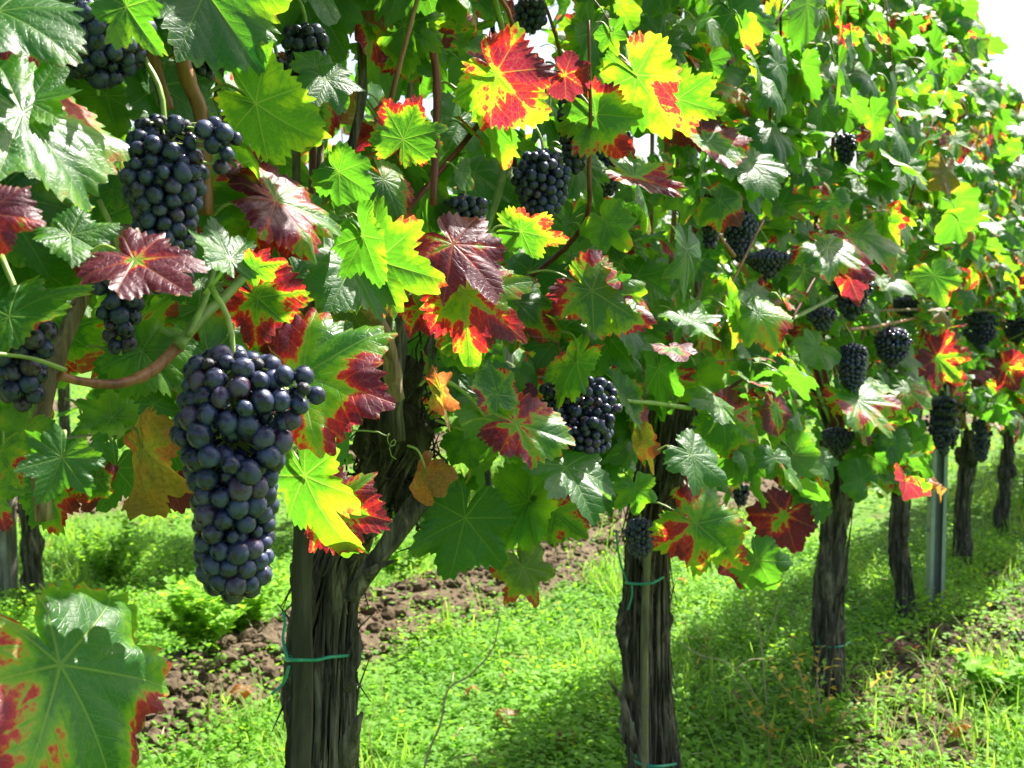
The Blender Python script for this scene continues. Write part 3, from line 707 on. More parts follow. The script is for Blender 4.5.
def make_cluster(i, spec):
    px, top, bot, wpx, c, mm, lab = spec
    pt = row_at(px, top, c); Zd = depth(pt); h = (bot - top) / F * Zd; wd = wpx / F * Zd; d = mm / 1000.0
    h *= 1.16 if i == 1 else 1.06; wd *= 1.08
    if i > 1: d *= .90
    if h < 3 * d: d = max(.010, h / 3.2)
    root = empty('grape_cluster', pt); tag(root, lab, 'grape cluster', 'blue-black grape clusters hanging from the vines')
    EXCL.append((px, (top + bot) / 2, wpx / 2, (bot - top) / 2, Zd))
    P = pack(0, h, wd, d, 40 + i)
    if i == 0:                                     # the side shoulder of the biggest bunch
        for q in [(.038, -.012, -.016), (.044, .0, -.028), (.050, -.006, -.016), (.057, .002, -.030), (.048, -.012, -.036), (.036, -.018, -.032), (.052, -.016, -.024), (.042, -.01, -.046)]: P = np.concatenate([P, [q]])
    if i == 1:
        for q in [(.036, .0, -.004), (.042, .004, -.014), (.037, -.010, -.020), (.046, -.006, -.026), (.050, .002, -.014), (.040, .0, -.034), (.032, -.012, -.010), (.045, -.010, -.012)]: P = np.concatenate([P, [q]])
    big = d / Zd * F
    sub = 3 if big > 12 else 2 if big > 4.5 else 1
    toC = CAM - pt; toC[2] = 0; toC = unit(toC)
    order = np.argsort(-(P @ toC - .6 * np.abs(P @ np.array([toC[1], -toC[0], 0]))))
    sizes = rs.uniform(.80, 1.12, len(P)) * d * np.where(rs.uniform(0, 1, len(P)) < .06, .7, 1)
    st = MB()
    topP = pt + np.array([0, 0, .045]) - N * .02
    ax = smooth_path([topP, pt + [0, 0, .012], pt + [0, 0, -h * .4], pt + [0, 0, -h * .92]], 4)
    tube(st, ax, [.0022, .0018, .0012], 6)
    if Zd < 2.4:
        shr = set(rs.choice(len(P), max(1, len(P) // 14), replace=False)) if i in (1,) else set()
        shown = [j for j in order[:100]]
        for j in shown:
            s = float(sizes[j]); isr = (i in (0, 1)) and P[j][2] > -h * .16 and P[j] @ toC > 0 and rs.uniform() < .42
            if isr:
                v, f = ICO2; dd = np.array([1 + .30 * mnoise.noise(Vector(q * 2.2) + Vector((j, 0, 0))) + .16 * mnoise.noise(Vector(q * 5)) for q in v])
                mb = MB(); mb.add(v * dd[:, None] * s * .32 + pt + P[j], f, None); b = mb.build('shrivelled_berry', RAISIN, root, smooth=True, org=pt + P[j])
            else:
                b = link('berry', berry_mesh(sub, rs.randint(0, 9)), pt + P[j], root, (rs.uniform(-.5, .5), rs.uniform(-.5, .5), rs.uniform(0, 6.3)))
                b.scale = (s / .016 * rs.uniform(.94, 1.04), s / .016 * rs.uniform(.94, 1.04), s / .016 * rs.uniform(.96, 1.08))
        rest = order[100:]
    else: rest = order
    if len(rest):
        mb = MB(); v, f = ICO2
        if Zd >= 2.4:
            for u in np.linspace(.08, .85, 6):
                rc = max(.2 * d, (wd / 2 - d / 2) * np.interp(u, [0, .3, .75, 1], [.6, .85, .45, .15])); mb.add(v * [rc * .9, rc * .9, h * .13] + pt - Zv * h * u, f, None, 0, br=np.full(len(v), .1))
        for j in rest: mb.add(v * .5 * sizes[j] + pt + P[j], f, None, 0, br=np.full(len(v), rs.uniform()))
        mb.build('berry' if Zd >= 2.4 else 'hidden_berries', BERRY, root)
        if Zd < 2.4: root.children[-1]['kind'] = 'stuff'
    sel = P if big > 6 else P[::2]
    for q in (sel if Zd < 1.1 else []):
        a = pt + [0, 0, min(-.004, q[2] + d * .8)]
        tube(st, [a, pt + q * .98], .0009, 4, caps=False)
    st.build('stalk', PETI, root)
for i, s in enumerate(CL): make_cluster(i, s)

# ---------------------------------------------------------------- vines
def bark_fn(seed, amp=.16):
    def fn(u, th, p):
        o = np.empty(len(th)); k0 = mnoise.noise(Vector((seed, 4.0, p[2] * 11)))
        for k, a in enumerate(th):
            tw = a + p[2] * 3.0 + .5 * math.sin(p[2] * 9 + seed)
            n = mnoise.noise(Vector((math.cos(tw) * 3.2 + seed, math.sin(tw) * 3.2, p[2] * 5)))
            n2 = abs(mnoise.noise(Vector((math.cos(tw) * 9 + seed, math.sin(tw) * 9, p[2] * 9))))
            n3 = mnoise.noise(Vector((math.cos(a) * 1.1 + seed, math.sin(a) * 1.1, p[2] * 7 + seed)))
            o[k] = 1 + amp * n - amp * 1.5 * n2 + amp * 1.1 * n3 + amp * .45 * k0
        return o
    return fn
def trunk_mesh(path, rad, near, seed, stub=None):
    mb = MB(); pts = smooth_path(path, 26 if near else 9)
    tube(mb, pts, rad, 96 if near else 30, 0, True, bark_fn(seed, .52))
    pts = np.array(pts); n = len(pts); rr = np.interp(np.linspace(0, 1, n), np.linspace(0, 1, len(rad)), rad)
    for k in range(420 if near else 40):             # peeling bark fibres
        i0 = rs.randint(0, int(n * .8)); ln = rs.randint(int(n * .08) + 2, int(n * .30) + 4); a = rs.uniform(0, 6.28); P = []
        lift = rs.uniform(0, .006) if rs.uniform() < .80 else rs.uniform(.010, .024)
        wig = rs.uniform(-.4, 1.2)
        for q in range(7):
            i_ = min(n - 1, i0 + int(ln * q / 6)); u = q / 6
            ra = rr[i_] * 1.0 + .001 + lift * (abs(2 * u - 1) ** 3 if k % 2 else (1 - u) ** 3)
            aa = a + wig * u * .35
            P.append(pts[i_] + np.array([math.cos(aa) * ra, math.sin(aa) * ra, 0]))
        tube(mb, P, [.0006, rs.uniform(.0015, .0034) if k % 5 else rs.uniform(.004, .0062), .0006], 5, 0, False)
    if stub:
        for P, r_ in stub: tube(mb, smooth_path(P, 6), r_, 14, 0, True, bark_fn(seed + 3, .3))
    return mb
def head_lump(mb, c, rad, seed, n=5):
    v, f = ICO3
    for k in range(n):
        cc = np.asarray(c) + rs.uniform(-.6, .6, 3) * rad; r_ = rad * rs.uniform(.45, .85)
        dd = np.array([1 + .35 * mnoise.noise(Vector(q * 1.5) + Vector((seed + k, 0, 0))) + .22 * mnoise.noise(Vector(q * 5) + Vector((seed, k, 0))) for q in v])
        mb.add(cc + v * dd[:, None] * r_ * [1, 1, 1.25], f, None)

TR = {  # trunk path in photo pixels at the trunk's distance; (points, width px)
 1: ([(322, 1180), (318, 900), (322, 700), (326, 600), (340, 545), (372, 490), (398, 440), (402, 405)], [88, 76, 70, 68, 62, 46, 66, 40]),
 2: ([(652, 900), (652, 768), (648, 690), (646, 600), (650, 520), (662, 450), (668, 400), (672, 370)], [64, 58, 54, 54, 50, 58, 62, 34]),
 3: ([(826, 708), (830, 660), (828, 600), (834, 540), (838, 490), (836, 440)], [42, 36, 36, 36, 38, 36]),
 4: ([(905, 632), (904, 590), (899, 540), (902, 490), (906, 440)], [26, 22, 22, 22, 22]),
 5: ([(960, 582), (963, 550), (962, 510), (968, 460), (968, 430)], [22, 20, 18, 20, 18]),
 6: ([(1002, 553), (1002, 520), (1007, 470), (1008, 430)], [17, 15, 16, 14]),
}
VL = {
 0: 'nearest grapevine on the left, trunk out of view, bearing the two long front clusters',
 1: 'grapevine with thick shaggy trunk leaning right, tied to a flat wooden slat',
 2: 'grapevine with shaggy dark trunk, a thin reed stake down its front and two green ties',
 3: 'grapevine whose mossy trunk rises behind the yellow-leaved weed, right of middle',
 4: 'grapevine with slim trunk just left of the grey steel post',
 5: 'grapevine with trunk just right of the grey steel post',
 6: 'grapevine with the most distant clear trunk, close to the right edge',
 7: 'far grapevine beyond the last clear trunk, foliage glowing against white sky',
 8: 'faint farthest grapevine of the front row at the right edge',
}
FRONT = 'grapevines in the front row'
def canopy_bottom(t):
    if t < .15: b = .955
    elif t < .75: b = .80
    else: b = .66
    return b + .07 * mnoise.noise(Vector((t * 3.1, 2.2, 0)))
def canopy_top(t): return 2.30 + .07 * mnoise.noise(Vector((t * 2.3, 8.2, 0))) - .36 * float(np.clip((t - 2.7) / .8, 0, 1))

vines = {}
def vine_base(n):
    t = (n - 1) * STEP
    return row(t, 0, 0)
for n in range(0, 9):
    b = vine_base(n); b[2] = ground_z(b[0], b[1]) - .02
    root = empty('grapevine', b); tag(root, VL[n], 'grapevine', FRONT); vines[n] = root
    Zd = depth(b); near = n in (1, 2)
    if n in TR:
        pts, wpx = TR[n]
        path = [at(px, py, depth(vine_base(n) + Zv * .6)) for px, py in pts]
        path[0][2] = min(path[0][2], b[2])
        rad = [w_ / 2 / F * Zd * (.78 if n > 1 else .84) for w_ in wpx]
    else:
        path = [b, b + [.02, 0, .3], b + [-.01, .02, .6], b + [.03, 0, .9]]; rad = [.05, .045, .042, .04]
    stub = None
    if n == 1:
        z1 = 1.36
        stub = [([at(348, 760, z1), at(352, 735, z1 - .02), at(362, 712, z1 - .03)], [.013, .010, .002]),
                ([at(350, 600, z1), at(368, 570, z1), at(395, 535, z1), at(420, 500, z1 + .02)], [.010, .012, .013, .014]),
                ([at(366, 575, z1 - .02), at(380, 566, z1 - .03), at(398, 560, z1 - .03)], [.006, .004, .001]),
                ([at(345, 690, z1), at(352, 684, z1 - .04), at(362, 686, z1 - .05)], [.003, .002, .001])]
    if n == 2:
        z1 = 2.14
        stub = [([at(640, 768, z1), at(630, 730, z1 - .03), at(622, 700, z1 - .04), at(608, 680, z1 - .05)], [.010, .009, .006, .002]),
                ([at(632, 700, z1), at(624, 660, z1 - .02), at(630, 625, z1)], [.006, .006, .004]),
                ([at(664, 640, z1), at(672, 620, z1 - .03), at(670, 612, z1 - .04)], [.006, .004, .001])]
    tm = trunk_mesh(path, rad, near, n * 3.7, stub)
    top = path[-1]
    tm.build('trunk', BARK, root, org=b)
    bm_ = MB(); hc = path[-2] if n in TR else top
    head_lump(bm_, hc, .042 if near else .040, n * 5.1, 7 if near else 4)
    if near:
        head_lump(bm_, hc + Zv * .07 + N * .01, .030, n * 2.1, 4); head_lump(bm_, hc - Zv * .06, .028, n * 1.7, 3)
        for k in range(260):                        # tangled dead bark threads and pruning stubs around the head
            q = hc + rs.normal(0, 1, 3) * [.03, .03, .06]; dr = unit(rs.normal(0, 1, 3) * [.7, .7, 1.3]); ln = rs.uniform(.02, .06)
            tube(bm_, smooth_path([q, q + dr * ln * .5 + rs.normal(0, .006, 3), q + dr * ln + rs.normal(0, .012, 3)], 3), [.0012, .0018, .0005], 4)
        for k in range(7):
            q = hc + rs.normal(0, .02, 3); dr = unit(rs.normal(0, 1, 3) + Zv * .6); tube(bm_, [q, q + dr * .05, q + dr * .075], [.010, .008, .007], 10, 0, True, bark_fn(k, .2))
    bm_.build('burr', DARKBARK, root, org=hc)
    # short arms and upright shoots
    for k in range(7 if n in (1, 2) else 6):
        am = MB(); s0 = top + rs.uniform(-.03, .03, 3); tt = rs.uniform(-.42, .42)
        c_ = rs.uniform(-.18, .16) if n > 2 else rs.uniform(-.25, .02)
        t0 = (n - 1) * STEP
        e1 = row(t0 + tt * .6, c_ * .6, 1.05 + rs.uniform(-.05, .1)); e2 = row(t0 + tt, c_, 1.6); e3 = row(t0 + tt * 1.05 + rs.uniform(-.1, .1), c_ * 1.2, 2.15 if n < 4 else 1.8)
        tube(am, smooth_path([s0, e1, e2, e3], 7), [.009, .006, .005, .003], 8)
        am.build('cane', [SHOOT, BARK, REDSHOOT, OLDCANE][rs.randint(0, 4)], root)
for n in range(0, 7):
    for k in range(5):
        t0 = (n - 1) * STEP + rs.uniform(-.45, .45); c0 = rs.uniform(.08, .24); z0 = rs.uniform(.95, 1.5)
        P = [row(t0, .02, z0 - .12), row(t0 + rs.uniform(-.05, .05), c0, z0), row(t0 + rs.uniform(-.15, .15), c0 + .06, z0 + rs.uniform(.05, .25)), row(t0 + rs.uniform(-.3, .3), c0 + .08, z0 + rs.uniform(.2, .5))]
        mb = MB(); tube(mb, smooth_path(P, 8), [.004, .0032, .0016], 8); mb.build('cane', [SHOOT, REDSHOOT, GREENSHOOT][rs.randint(0, 3)], vines[n])
    for k in range(6 if n < 4 else 2):
        q0 = row((n - 1) * STEP + rs.uniform(-.45, .45), rs.uniform(.2, .32), rs.uniform(.95, 1.7)); dr = unit(N * .6 + D * rs.uniform(-1, 1) + Zv * rs.uniform(-.8, .3)); P = []
        for j in range(34):
            u = j / 33; cr = .009 * max(0, (u - .45)) * 1.6
            P.append(q0 + dr * (.09 * min(u, .6)) + D * cr * math.cos(u * 30) + Zv * (cr * math.sin(u * 30) - .03 * u * u) + dr * max(0, u - .6) * .02)
        mb = MB(); tube(mb, P, [.0011, .0008, .0005], 5); mb.build('tendril', [GREENSHOOT, REDSHOOT][k % 2], vines[n])
for vi, mk, pts, c, wpx in CANES:
    P = [row_at(px, py, c) for px, py in pts]; rad = [w_ / 2 / F * depth(P[min(len(P) - 1, int(i * (len(P) - 1) / max(1, len(wpx) - 1)))]) for i, w_ in enumerate(wpx)]
    mb = MB(); nk = len(P) * 2
    def kn(u, th, p, q=rs.uniform(0, 9)):
        return 1 + .05 * np.sin(th * 5 + q) + .25 * max(0, math.cos((u * 3 + q) * 6.28)) ** 24 + .06 * mnoise.noise(Vector(p * 60))
    tube(mb, smooth_path(P, 9), rad, 14, 0, True, kn)
    mb.build('cane', MATS[mk], vines[vi])

# --- leaves of the front row
cand = []
for h in HL:
    jx, jy, tx, ty, dz, roll, c, aut, dry, ex = h
    J = row_at(jx, jy, c); Zj = depth(J); T = at(tx, ty, Zj + dz); Yd = T - J; L = np.linalg.norm(Yd); Yd = unit(Yd); ex = dict(ex)
    if ex.pop('glare', 0):
        Hn = unit(np.array(S[:]) + unit(CAM - J)); Hn = unit(Hn + rs.normal(0, .05, 3))
        dr = at(tx, ty, 1.0) - CAM; T = CAM + dr * (((J - CAM) @ Hn) / (dr @ Hn)); Yd = T - J
        L2 = min(np.linalg.norm(Yd), 1.7 * L); Yd = unit(Yd); L = L2; nn = Hn; gl = True
    else: gl = False
    if ex.pop('tj', 0): L *= .90
    else: J = J + Yd * L * .20; L *= .72
    if ex.pop('flat', 0): nn = unit(unit(CAM - J) + Zv * .15)
    elif not gl: nn = unit(unit(CAM - J) + Zv * rs.uniform(.2, .75) + D * rs.uniform(-.35, .35))
    nn = unit(nn - Yd * (nn @ Yd)); X_ = np.cross(Yd, nn)
    a = 0 if gl else R(roll); nn = unit(nn * math.cos(a) + X_ * math.sin(a))
    cand.append(dict(J=J, Y=Yd, Nn=nn, L=L, aut=aut, dry=dry, ex=ex, hero=True, Z=Zj, px=jx, py=jy))
    ctr = proj(J + Yd * L * .3)
    EXCL.append((ctr[0], ctr[1], L * .55 * F / Zj, L * .55 * F / Zj, Zj))
EXCL += [(400, 445, 26, 40, 1.22), (668, 440, 10, 30, 1.9), (170, 545, 70, 60, 9), (440, 470, 10, 20, 1.3), (650, 560, 26, 40, 2.1), (850, 565, 60, 45, 9)]
def blocked(px, py, rpx, Zd):
    for ex, ey, rx, ry, ez in EXCL:
        if Zd < ez + .02 and ((px - ex) / (rx + .62 * rpx)) ** 2 + ((py - ey) / (ry + .62 * rpx)) ** 2 < 1: return True
    return False
def rand_leaf(t, c, z, front):
    J = row(t, c, z)
    L = rs.uniform(.042, .078) if rs.uniform() > .2 else rs.uniform(.022, .04)
    nn = unit(N * rs.normal(.75 * front, .55) + Zv * rs.uniform(-.1, 1.15) + D * rs.normal(0, .55) + rs.normal(0, .15, 3))
    Yd = -Zv * rs.uniform(.5, 1.2) + N * rs.normal(.25 * front, .35) + D * rs.normal(0, .65)
    if front > 0 and rs.uniform() < .08: nn = unit(unit(np.array(S[:]) + unit(CAM - J)) + rs.normal(0, .16, 3))
    Yd = unit(Yd - nn * (Yd @ nn))
    return J, Yd, nn, L
nr = 0
for i in range(90000):
    t = rs.uniform(-1.1, 8.6); u = rs.uniform()
    if u < .52: c = rs.normal(.24, .055); front = 1
    elif u < .80: c = rs.uniform(-.25, .2); front = rs.choice([-1, 1])
    else: c = rs.normal(-.25, .06); front = -1
    b, tp = canopy_bottom(t), canopy_top(t)
    z = b + (tp - b) * rs.uniform() ** 1.05
    if z > tp - .15 and rs.uniform() < .5: continue
    c *= float(np.clip(1 - (z - 1.55) * 1.0, .35, 1))
    J, Yd, nn, L = rand_leaf(t, c, z, front)
    Zd = depth(J)
    if Zd < .45: continue
    ctr = proj(J + Yd * L * .35); rp = L * .8 * F / Zd
    vis = -60 < ctr[0] < 1090 and -60 < ctr[1] < 830
    if vis and Zd < 5 and blocked(ctr[0], ctr[1], rp, Zd): continue
    if t < .1 and ctr[1] + rp > 520 and c > -.1 : continue
    nr += 1
    if nr > 8600: break
    cand.append(dict(J=J, Y=Yd, Nn=nn, L=L, aut=autumn_level() * (.75 if ctr[0] > 600 and ctr[1] < 200 else 1), dry=0 if rs.uniform() > .03 else rs.uniform(.5, 1), ex={}, hero=False, Z=Zd, px=ctr[0], py=ctr[1], vis=vis, c=c))
def leaf_label(a, d):
    if d > .5: return 'dried orange brown leaf'
    if a > .8: return 'crimson red leaf'
    if a > .55: return 'purple and red leaf with green veins'
    if a > .38: return 'green leaf with flaming red margin'
    return None
groups = {n: [] for n in vines}
for q in cand:
    t = (q['J'] - P1) @ D; n = int(np.clip(round(t / STEP) + 1, 0, 8)); groups[n].append(q)
for n, ls in groups.items():
    root = vines[n]
    for q in ls: q['score'] = 1e6 if q['hero'] else (q['L'] / q['Z'] * F * (1 if q['c'] > .12 else .35) if q['vis'] else -1)
    ls.sort(key=lambda q: -q['score'])
    fol = MB()
    for k, q in enumerate(ls):
        ppx = q['L'] / q['Z'] * F
        det = 3 if (q['hero'] and ppx > 45) else 2 if (ppx > 38 and q.get('c', 1) > -.1) else 1 if ppx > 13 else 0
        if q.get('vis') is False: det = min(det, 1)
        single = k < 100 and n <= 5 and q['score'] > 0
        if single:
            mb = MB(); leaf(mb, q['J'], q['Y'], q['Nn'], q['L'], q['aut'], q['dry'], det, **q['ex'])
            o = mb.build('leaf', LEAF, root, org=q['J'])
            lb = leaf_label(q['aut'], q['dry'])
            if lb: o['label'] = lb
            pm = MB(); tube(pm, petiole_path(q['J'], q['Y'], q['Nn'], q['L']), [.0016, .0013, .0015], 6)
            pm.build('petiole', PETI, o, org=q['J'])
        else:
            leaf(fol, q['J'], q['Y'], q['Nn'], q['L'], q['aut'], q['dry'], det, **q['ex'])
            if det > 0 or rs.uniform() < .5: tube(fol, petiole_path(q['J'], q['Y'], q['Nn'], q['L']), [.0014, .0012, .0014], 4, 1, False)
    if fol.n:
        o = fol.build('foliage', [LEAF, PETI], root); o['kind'] = 'stuff' if n <= 5 else 'thing'
        if n > 5: del o['kind']

# ---------------------------------------------------------------- rows behind
def back_vine(k, t, label, nleaf, group):
    c0 = -GAP * k; b = row(t, c0, 0); b[2] = ground_z(b[0], b[1]) - .02
    root = empty('grapevine', b); tag(root, label, 'grapevine', group)
    s = rs.uniform(-.03, .03, 2)
    path = [b, b + [s[0], s[1], .3], b + [s[1], s[0], .6], b + [s[0], 0, .95]]
    trunk_mesh(path, [.036, .031, .030, .028], False, t * 2.1 + k).build('trunk', BARK, root)
    for j in range(4):
        mb = MB(); tt = rs.uniform(-.4, .4)
        tube(mb, smooth_path([path[-1], row(t + tt, c0 + rs.uniform(-.1, .1), 1.4), row(t + tt, c0, 2.1)], 4), [.008, .005, .003], 5); mb.build('cane', SHOOT, root)
    fol = MB()
    for i in range(nleaf):
        front = 1 if rs.uniform() < .6 else -1
        tt = t + rs.uniform(-.52, .52); cc = rs.normal(.2 * front, .09); z = rs.uniform(.74 + .08 * mnoise.noise(Vector((tt * 3, k, 1))), 2.15 + .1 * mnoise.noise(Vector((tt * 2, k, 9))))
        J, Yd, nn, L = rand_leaf(tt, c0 + cc, z, front)
        leaf(fol, J, Yd, nn, L * 1.5, autumn_level() * .8, 0, 0)
    fol.build('foliage', LEAF, root)
    return root
spots = []
for j in range(-4, 15): spots.append((1, j * STEP + .33, 230))
for j in range(-4, 18): spots.append((2, j * STEP + .4, 150))
for k, t, nl in spots:
    x, y, z = row(t, -GAP * k, .6); px, py, _ = proj((x, y, z))
    if px < -280 or px > 1200: continue
    if k == 1:
        lab = 'second-row grapevine %s' % ('beside the weathered post at the left edge' if px < 70 else 'left of the slatted trunk' if px < 290 else 'between the slatted and the reed-staked trunks' if px < 620 else 'right of the reed-staked trunk')
    else: lab = 'distant grapevine standing in a row far behind the front one'
    back_vine(k, t, lab, nl, 'grapevines in the second row' if k == 1 else 'grapevines in the rows far behind')

# ---------------------------------------------------------------- posts, stakes, wires, ties
def steel_post():
    base = at(932, 618, 3.9); base[2] = ground_z(base[0], base[1]) - .05
    root = empty('trellis_post', base); tag(root, 'galvanised grey steel channel post standing in the front row', 'post')
    mb = MB(); w_, d_, th, hh = .026, .016, .0025, 2.25; c = base + Zv * hh / 2
    X_, Y_ = np.array([1., 0, 0]), np.array([0, 1., 0])
    box(mb, c, X_ * w_, Y_ * th, Zv * hh / 2)
    box(mb, c + X_ * (w_ - th) - Y_ * (d_ + th), X_ * th, Y_ * d_, Zv * hh / 2); box(mb, c - X_ * (w_ - th) - Y_ * (d_ + th), X_ * th, Y_ * d_, Zv * hh / 2)
    box(mb, c + X_ * (w_ - .006) - Y_ * (2 * d_ + th * 2), X_ * .006, Y_ * th, Zv * hh / 2); box(mb, c - X_ * (w_ - .006) - Y_ * (2 * d_ + th * 2), X_ * .006, Y_ * th, Zv * hh / 2)
    mb.build('channel', STEEL, root, smooth=False)
    hk = MB()
    for k in range(16):
        for s in (-1, 1): box(hk, base + Zv * (.35 + k * .11) + X_ * s * (w_ + .003) - Y_ * .012, X_ * .003, Y_ * .004, Zv * .009)
    hk.build('wire_hooks', STEEL, root, smooth=False)
steel_post()
def wood_post(px, base_y, Zd, wpx, hh, lab):
    b = at(px, base_y, Zd); b[2] = ground_z(b[0], b[1]) - .03
    mb = MB(); r_ = wpx / 2 / F * Zd
    tube(mb, smooth_path([b, b + [.004, 0, hh / 2], b + [.0, .01, hh]], 14), r_, 28, 0, True, bark_fn(px, .07))
    tag(mb.build('wooden_post', POSTW, None, org=b), lab, 'post')
wood_post(9, 607, 4.0, 18, 1.9, 'weathered grey wooden post at the left edge beside a second-row trunk')
wood_post(28 + 480, 560, 5.3, 9, 1.9, 'thin grey wooden post in the second row behind the hanging leaves')

def slat():
    b = at(299, 1160, 1.33); b[2] = 0
    top = at(303, 520, 1.345)
    ax = unit(top - b); mb = MB(); n = 40
    fx = unit(np.cross(ax, [0, 1, 0])); fy = np.cross(ax, fx)
    V = []
    for i in range(n + 1):
        u = i / n; p = b + (top - b) * u + fx * .0012 * math.sin(u * 23)
        for sx, sy in ((-1, -1), (1, -1), (1, 1), (-1, 1)):
            V.append(p + fx * sx * (.0115 + .0012 * mnoise.noise(Vector((u * 18, sx, 0)))) + fy * sy * .006)
    idx = np.arange((n + 1) * 4).reshape(n + 1, 4); nx = np.roll(idx, -1, 1)
    mb.add(V, None, np.concatenate([np.stack([idx[:-1], nx[:-1], nx[1:], idx[1:]], -1).reshape(-1, 4), [idx[0][::-1], idx[-1]]]))
    tag(mb.build('stake', SLAT, None, smooth=False, org=b), 'flat olive grey wooden slat tied along the left side of the leaning trunk', 'stake')
slat()
def reed():
    b = at(646, 900, 2.08); b[2] = 0
    P = smooth_path([b, at(645, 760, 2.095), at(645, 620, 2.10), at(648, 545, 2.10)], 10)
    def kn(u, th, p): return np.full(len(th), 1 + .14 * max(0, math.cos(u * 40)) ** 20)
    mb = MB(); tube(mb, P, .0068, 12, 0, True, kn)
    tag(mb.build('stake', REED, None, org=b), 'thin jointed reed stake down the front of the shaggy trunk', 'stake')
reed()
def tie(pts, Zd, r_, lab, tails=()):
    mb = MB(); P = [at(px, py, Zd + dz) for px, py, dz in pts]
    tube(mb, smooth_path(P, 8), r_, 8)
    for tl in tails: tube(mb, smooth_path([at(px, py, Zd + dz) for px, py, dz in tl], 8), r_ * .8, 8)
    tag(mb.build('plant_tie', TIE, None, org=P[0]), lab, 'plant tie', 'green plastic ties holding vines to their stakes')
tie([(350, 655, .06), (343, 656, .02), (330, 657, -.012), (316, 660, -.028), (300, 660, -.078), (288, 660, -.072), (286, 658, -.03), (300, 655, .06)], 1.36, .0022, 'green plastic tie around the leaning trunk and its slat',
    [[(288, 660, -.07), (283, 640, -.05), (285, 622, -.045), (283, 612, -.04)], [(289, 666, -.07), (284, 682, -.06), (272, 694, -.05)]])
tie([(626, 582, .04), (627, 583, -.03), (640, 584, -.062), (652, 583, -.064), (660, 579, -.04), (664, 577, .03)], 2.15, .0026, 'upper green tie on the shaggy trunk with the reed stake',
    [[(628, 583, -.03), (622, 568, -.02), (618, 550, -.02), (616, 530, -.01)], [(632, 584, -.04), (632, 596, -.04), (628, 610, -.035)]])
tie([(634, 752, .03), (637, 762, -.03), (650, 766, -.064), (664, 766, -.055), (676, 764, .02)], 2.15, .0028, 'lower green tie at the bottom of the trunk with the reed stake', [[(636, 758, -.03), (634, 740, -.03), (633, 722, -.02)]])
tie([(816, 640, .03), (818, 645, -.03), (830, 647, -.052), (842, 646, -.045), (850, 642, .01)], 3.0, .0024, 'green tie low around the third trunk behind the yellow weed', [[(819, 644, -.03), (816, 630, -.02), (817, 616, -.02)]])
for z, c_, lab in ((.98, .03, 'lowest trellis wire running along the front row at head height of the trunks'), (1.12, .05, 'second trellis wire at camera height through the front row'), (1.62, .02, 'trellis wire high in the front row foliage')):
    mb = MB(); P = [row(t, c_, z + .01 * math.sin(t * 2)) for t in np.arange(-2, 12, .5)]
    tube(mb, P, .0014, 6); tag(mb.build('trellis_wire', WIRE, None, org=P[0]), lab, 'wire', 'wires along the front row')
mb = MB(); P = [row(t, -GAP, .62) for t in np.arange(-5, 14, 1.)]; tube(mb, P, .002, 6)
tag(mb.build('trellis_wire', WIRE, None, org=P[0]), 'low horizontal wire along the second row, crossing its trunks', 'wire')

# ---------------------------------------------------------------- weeds
def stalk(pts, Zd, r_, lab, mat=DRYST, side=()):
    P = [at(px, py, Zd + i * .01) for i, (px, py) in enumerate(pts)]
    P[0][2] = min(P[0][2], ground_z(P[0][0], P[0][1]))
    mb = MB(); tube(mb, smooth_path(P, 8), r_, 6)
    for s in side: tube(mb, smooth_path([at(px, py, Zd) for px, py in s], 5), r_[0] * .6, 5)
    tag(mb.build('dry_stalk', mat, None, org=P[0]), lab, 'dry stalk')
stalk([(410, 800), (425, 765), (440, 725), (448, 690), (470, 675), (492, 650), (500, 617)], 2.2, [.0028, .0022, .0014], 'long pale bent stalk rising from the grass between the two big trunks')
stalk([(770, 700), (735, 668), (700, 655), (678, 640), (664, 628)], 2.9, [.002, .0018, .001], 'pale dry stem leaning left beside the shaggy trunk', STRAW)
stalk([(768, 690), (762, 650), (756, 610), (752, 580)], 2.9, [.002, .0016, .001], 'thin upright brown stem with side twigs left of the third trunk', STRAW, [[(760, 650), (772, 625), (780, 600)], [(757, 625), (748, 605), (744, 590)]])
def weed(px, base_y, Zd, hpx, nst, lab, yel, seed):
    r = np.random.RandomState(seed); b = at(px, base_y, Zd); b[2] = ground_z(b[0], b[1])
    root = empty('weed', b); tag(root, lab, 'weed'); h = hpx / F * Zd
    for s in range(nst):
        sm, lm = MB(), MB(); e = b + [r.uniform(-.7, .7) * h, r.uniform(-.4, .4) * h, h * r.uniform(.45, 1)]
        P = smooth_path([b + r.uniform(-.01, .01, 3), (b + e) / 2 + r.uniform(-.08, .08, 3) * h, e], 6); tube(sm, P, [.0016, .0012, .0006], 5)
        sm.build('stem', DRYST if yel else GREENSHOOT, root)
        for k in range(2, len(P)):
            for q in range(2 if yel else 4):
                if yel and r.uniform() < .45: continue
                a = r.uniform(0, 6.28); L = r.uniform(.012, .028) * (1.2 if yel else 1.5); y_ = unit([math.cos(a), math.sin(a), r.uniform(-.4, .9)]); x_ = unit(np.cross(y_, Zv)); n_ = np.cross(x_, y_)
                wd_ = .22 if yel else .36
                V = [P[k], P[k] + y_ * L * .5 - x_ * L * wd_ + n_ * L * .1, P[k] + y_ * L, P[k] + y_ * L * .5 + x_ * L * wd_ + n_ * L * .1]
                lm.add(V, [[0, 1, 2], [0, 2, 3]], None, 0, br=np.full(4, r.uniform(.45, .84)))
        if lm.n: lm.build('leaves', YELF if yel and s % 3 else COVER, root, smooth=False)
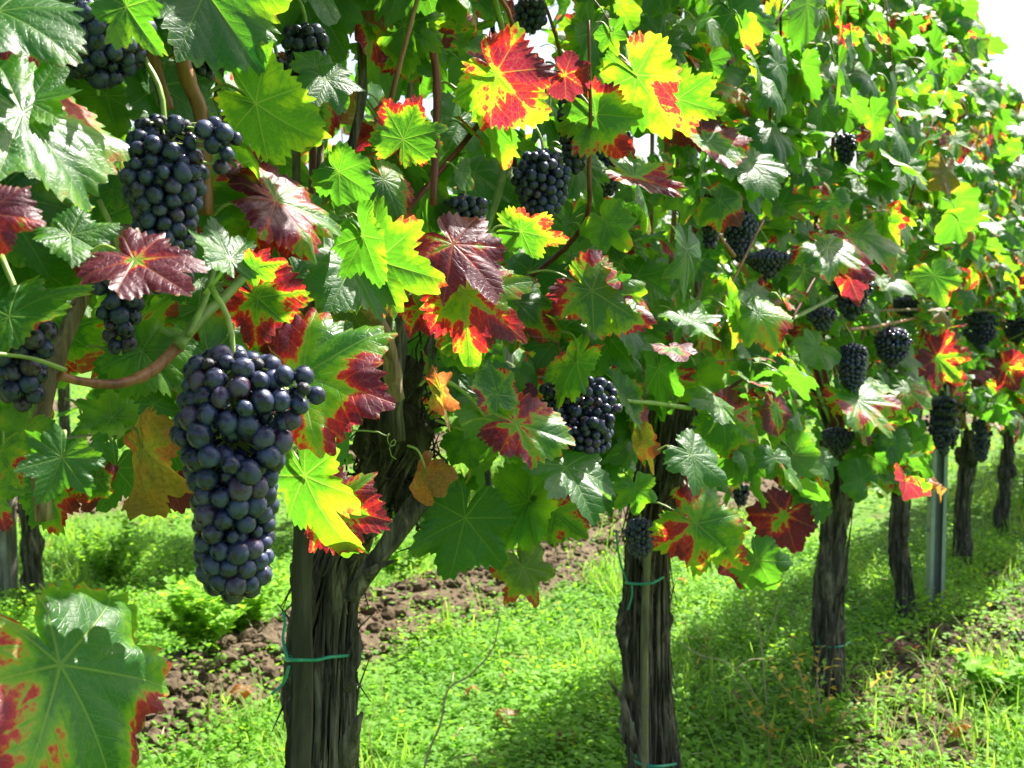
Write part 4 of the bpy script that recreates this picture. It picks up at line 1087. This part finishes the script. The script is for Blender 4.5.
weed(822, 735, 2.75, 120, 9, 'spindly weed with yellow leaves in front of the third trunk', True, 3)
weed(776, 745, 2.72, 70, 4, 'small yellowing weed left of the spindly one', True, 4)
weed(205, 690, 3.15, 70, 26, 'bushy green weed beside the tilled ridge, left of the big trunk', False, 5)
weed(232, 660, 3.4, 70, 22, 'leafy green weed just behind the bushy one under the largest cluster', False, 6)
weed(110, 560, 4.4, 60, 22, 'bushy green weed under the second row at the left', False, 7)
weed(400, 560, 4.3, 60, 22, 'green weed growing on the ridge between the two big trunks', False, 8)
weed(1000, 700, 3.0, 60, 14, 'green weed by the right edge near the fallen grapes', False, 9)
# fallen bunch on the soil
def fallen():
    p = at(1018, 645, 3.55); p[2] = ground_z(p[0], p[1]) + .012
    root = empty('fallen_grapes', p); tag(root, 'fallen dark grapes lying on bare soil at the right edge', 'grape cluster')
    v, f = ICO2; mb = MB()
    for k in range(26):
        q = p + [rs.normal(0, .028), rs.normal(0, .02), rs.uniform(-.006, .02)]; mb.add(v * .0065 + q, f, None, 0, br=np.full(len(v), rs.uniform()))
    mb.build('berry', BERRY, root); s = MB(); tube(s, [p + [-.05, 0, .01], p, p + [.05, 0, .0]], .001, 5); s.build('stalk', PETI, root)
fallen()
for k, (px, py, au, dr) in enumerate([(505, 716, .6, .7), (683, 582, .5, .8), (905, 662, .7, .3), (885, 648, .9, 0), (560, 735, .3, .9), (740, 700, .5, .8), (470, 690, .4, .9), (955, 735, .6, .6), (350, 640, .4, 1.0), (245, 705, .5, .9)]):
    Zd = 1.06 * F / (py - 308.); p = at(px, py, Zd); p[2] = ground_z(p[0], p[1]) + .045
    mb = MB(); leaf(mb, p, [rs.uniform(-1, 1), rs.uniform(-1, 1), .15], [rs.uniform(-.4, .4), -.5, 1], rs.uniform(.03, .045), au, dr, 2)
    tag(mb.build('fallen_leaf', LEAF, None, org=p), 'small red or brown vine leaf fallen on the green ground cover', 'fallen leaf', 'fallen vine leaves')
for o in bpy.data.objects:
    if '_o' in o: del o['_o']
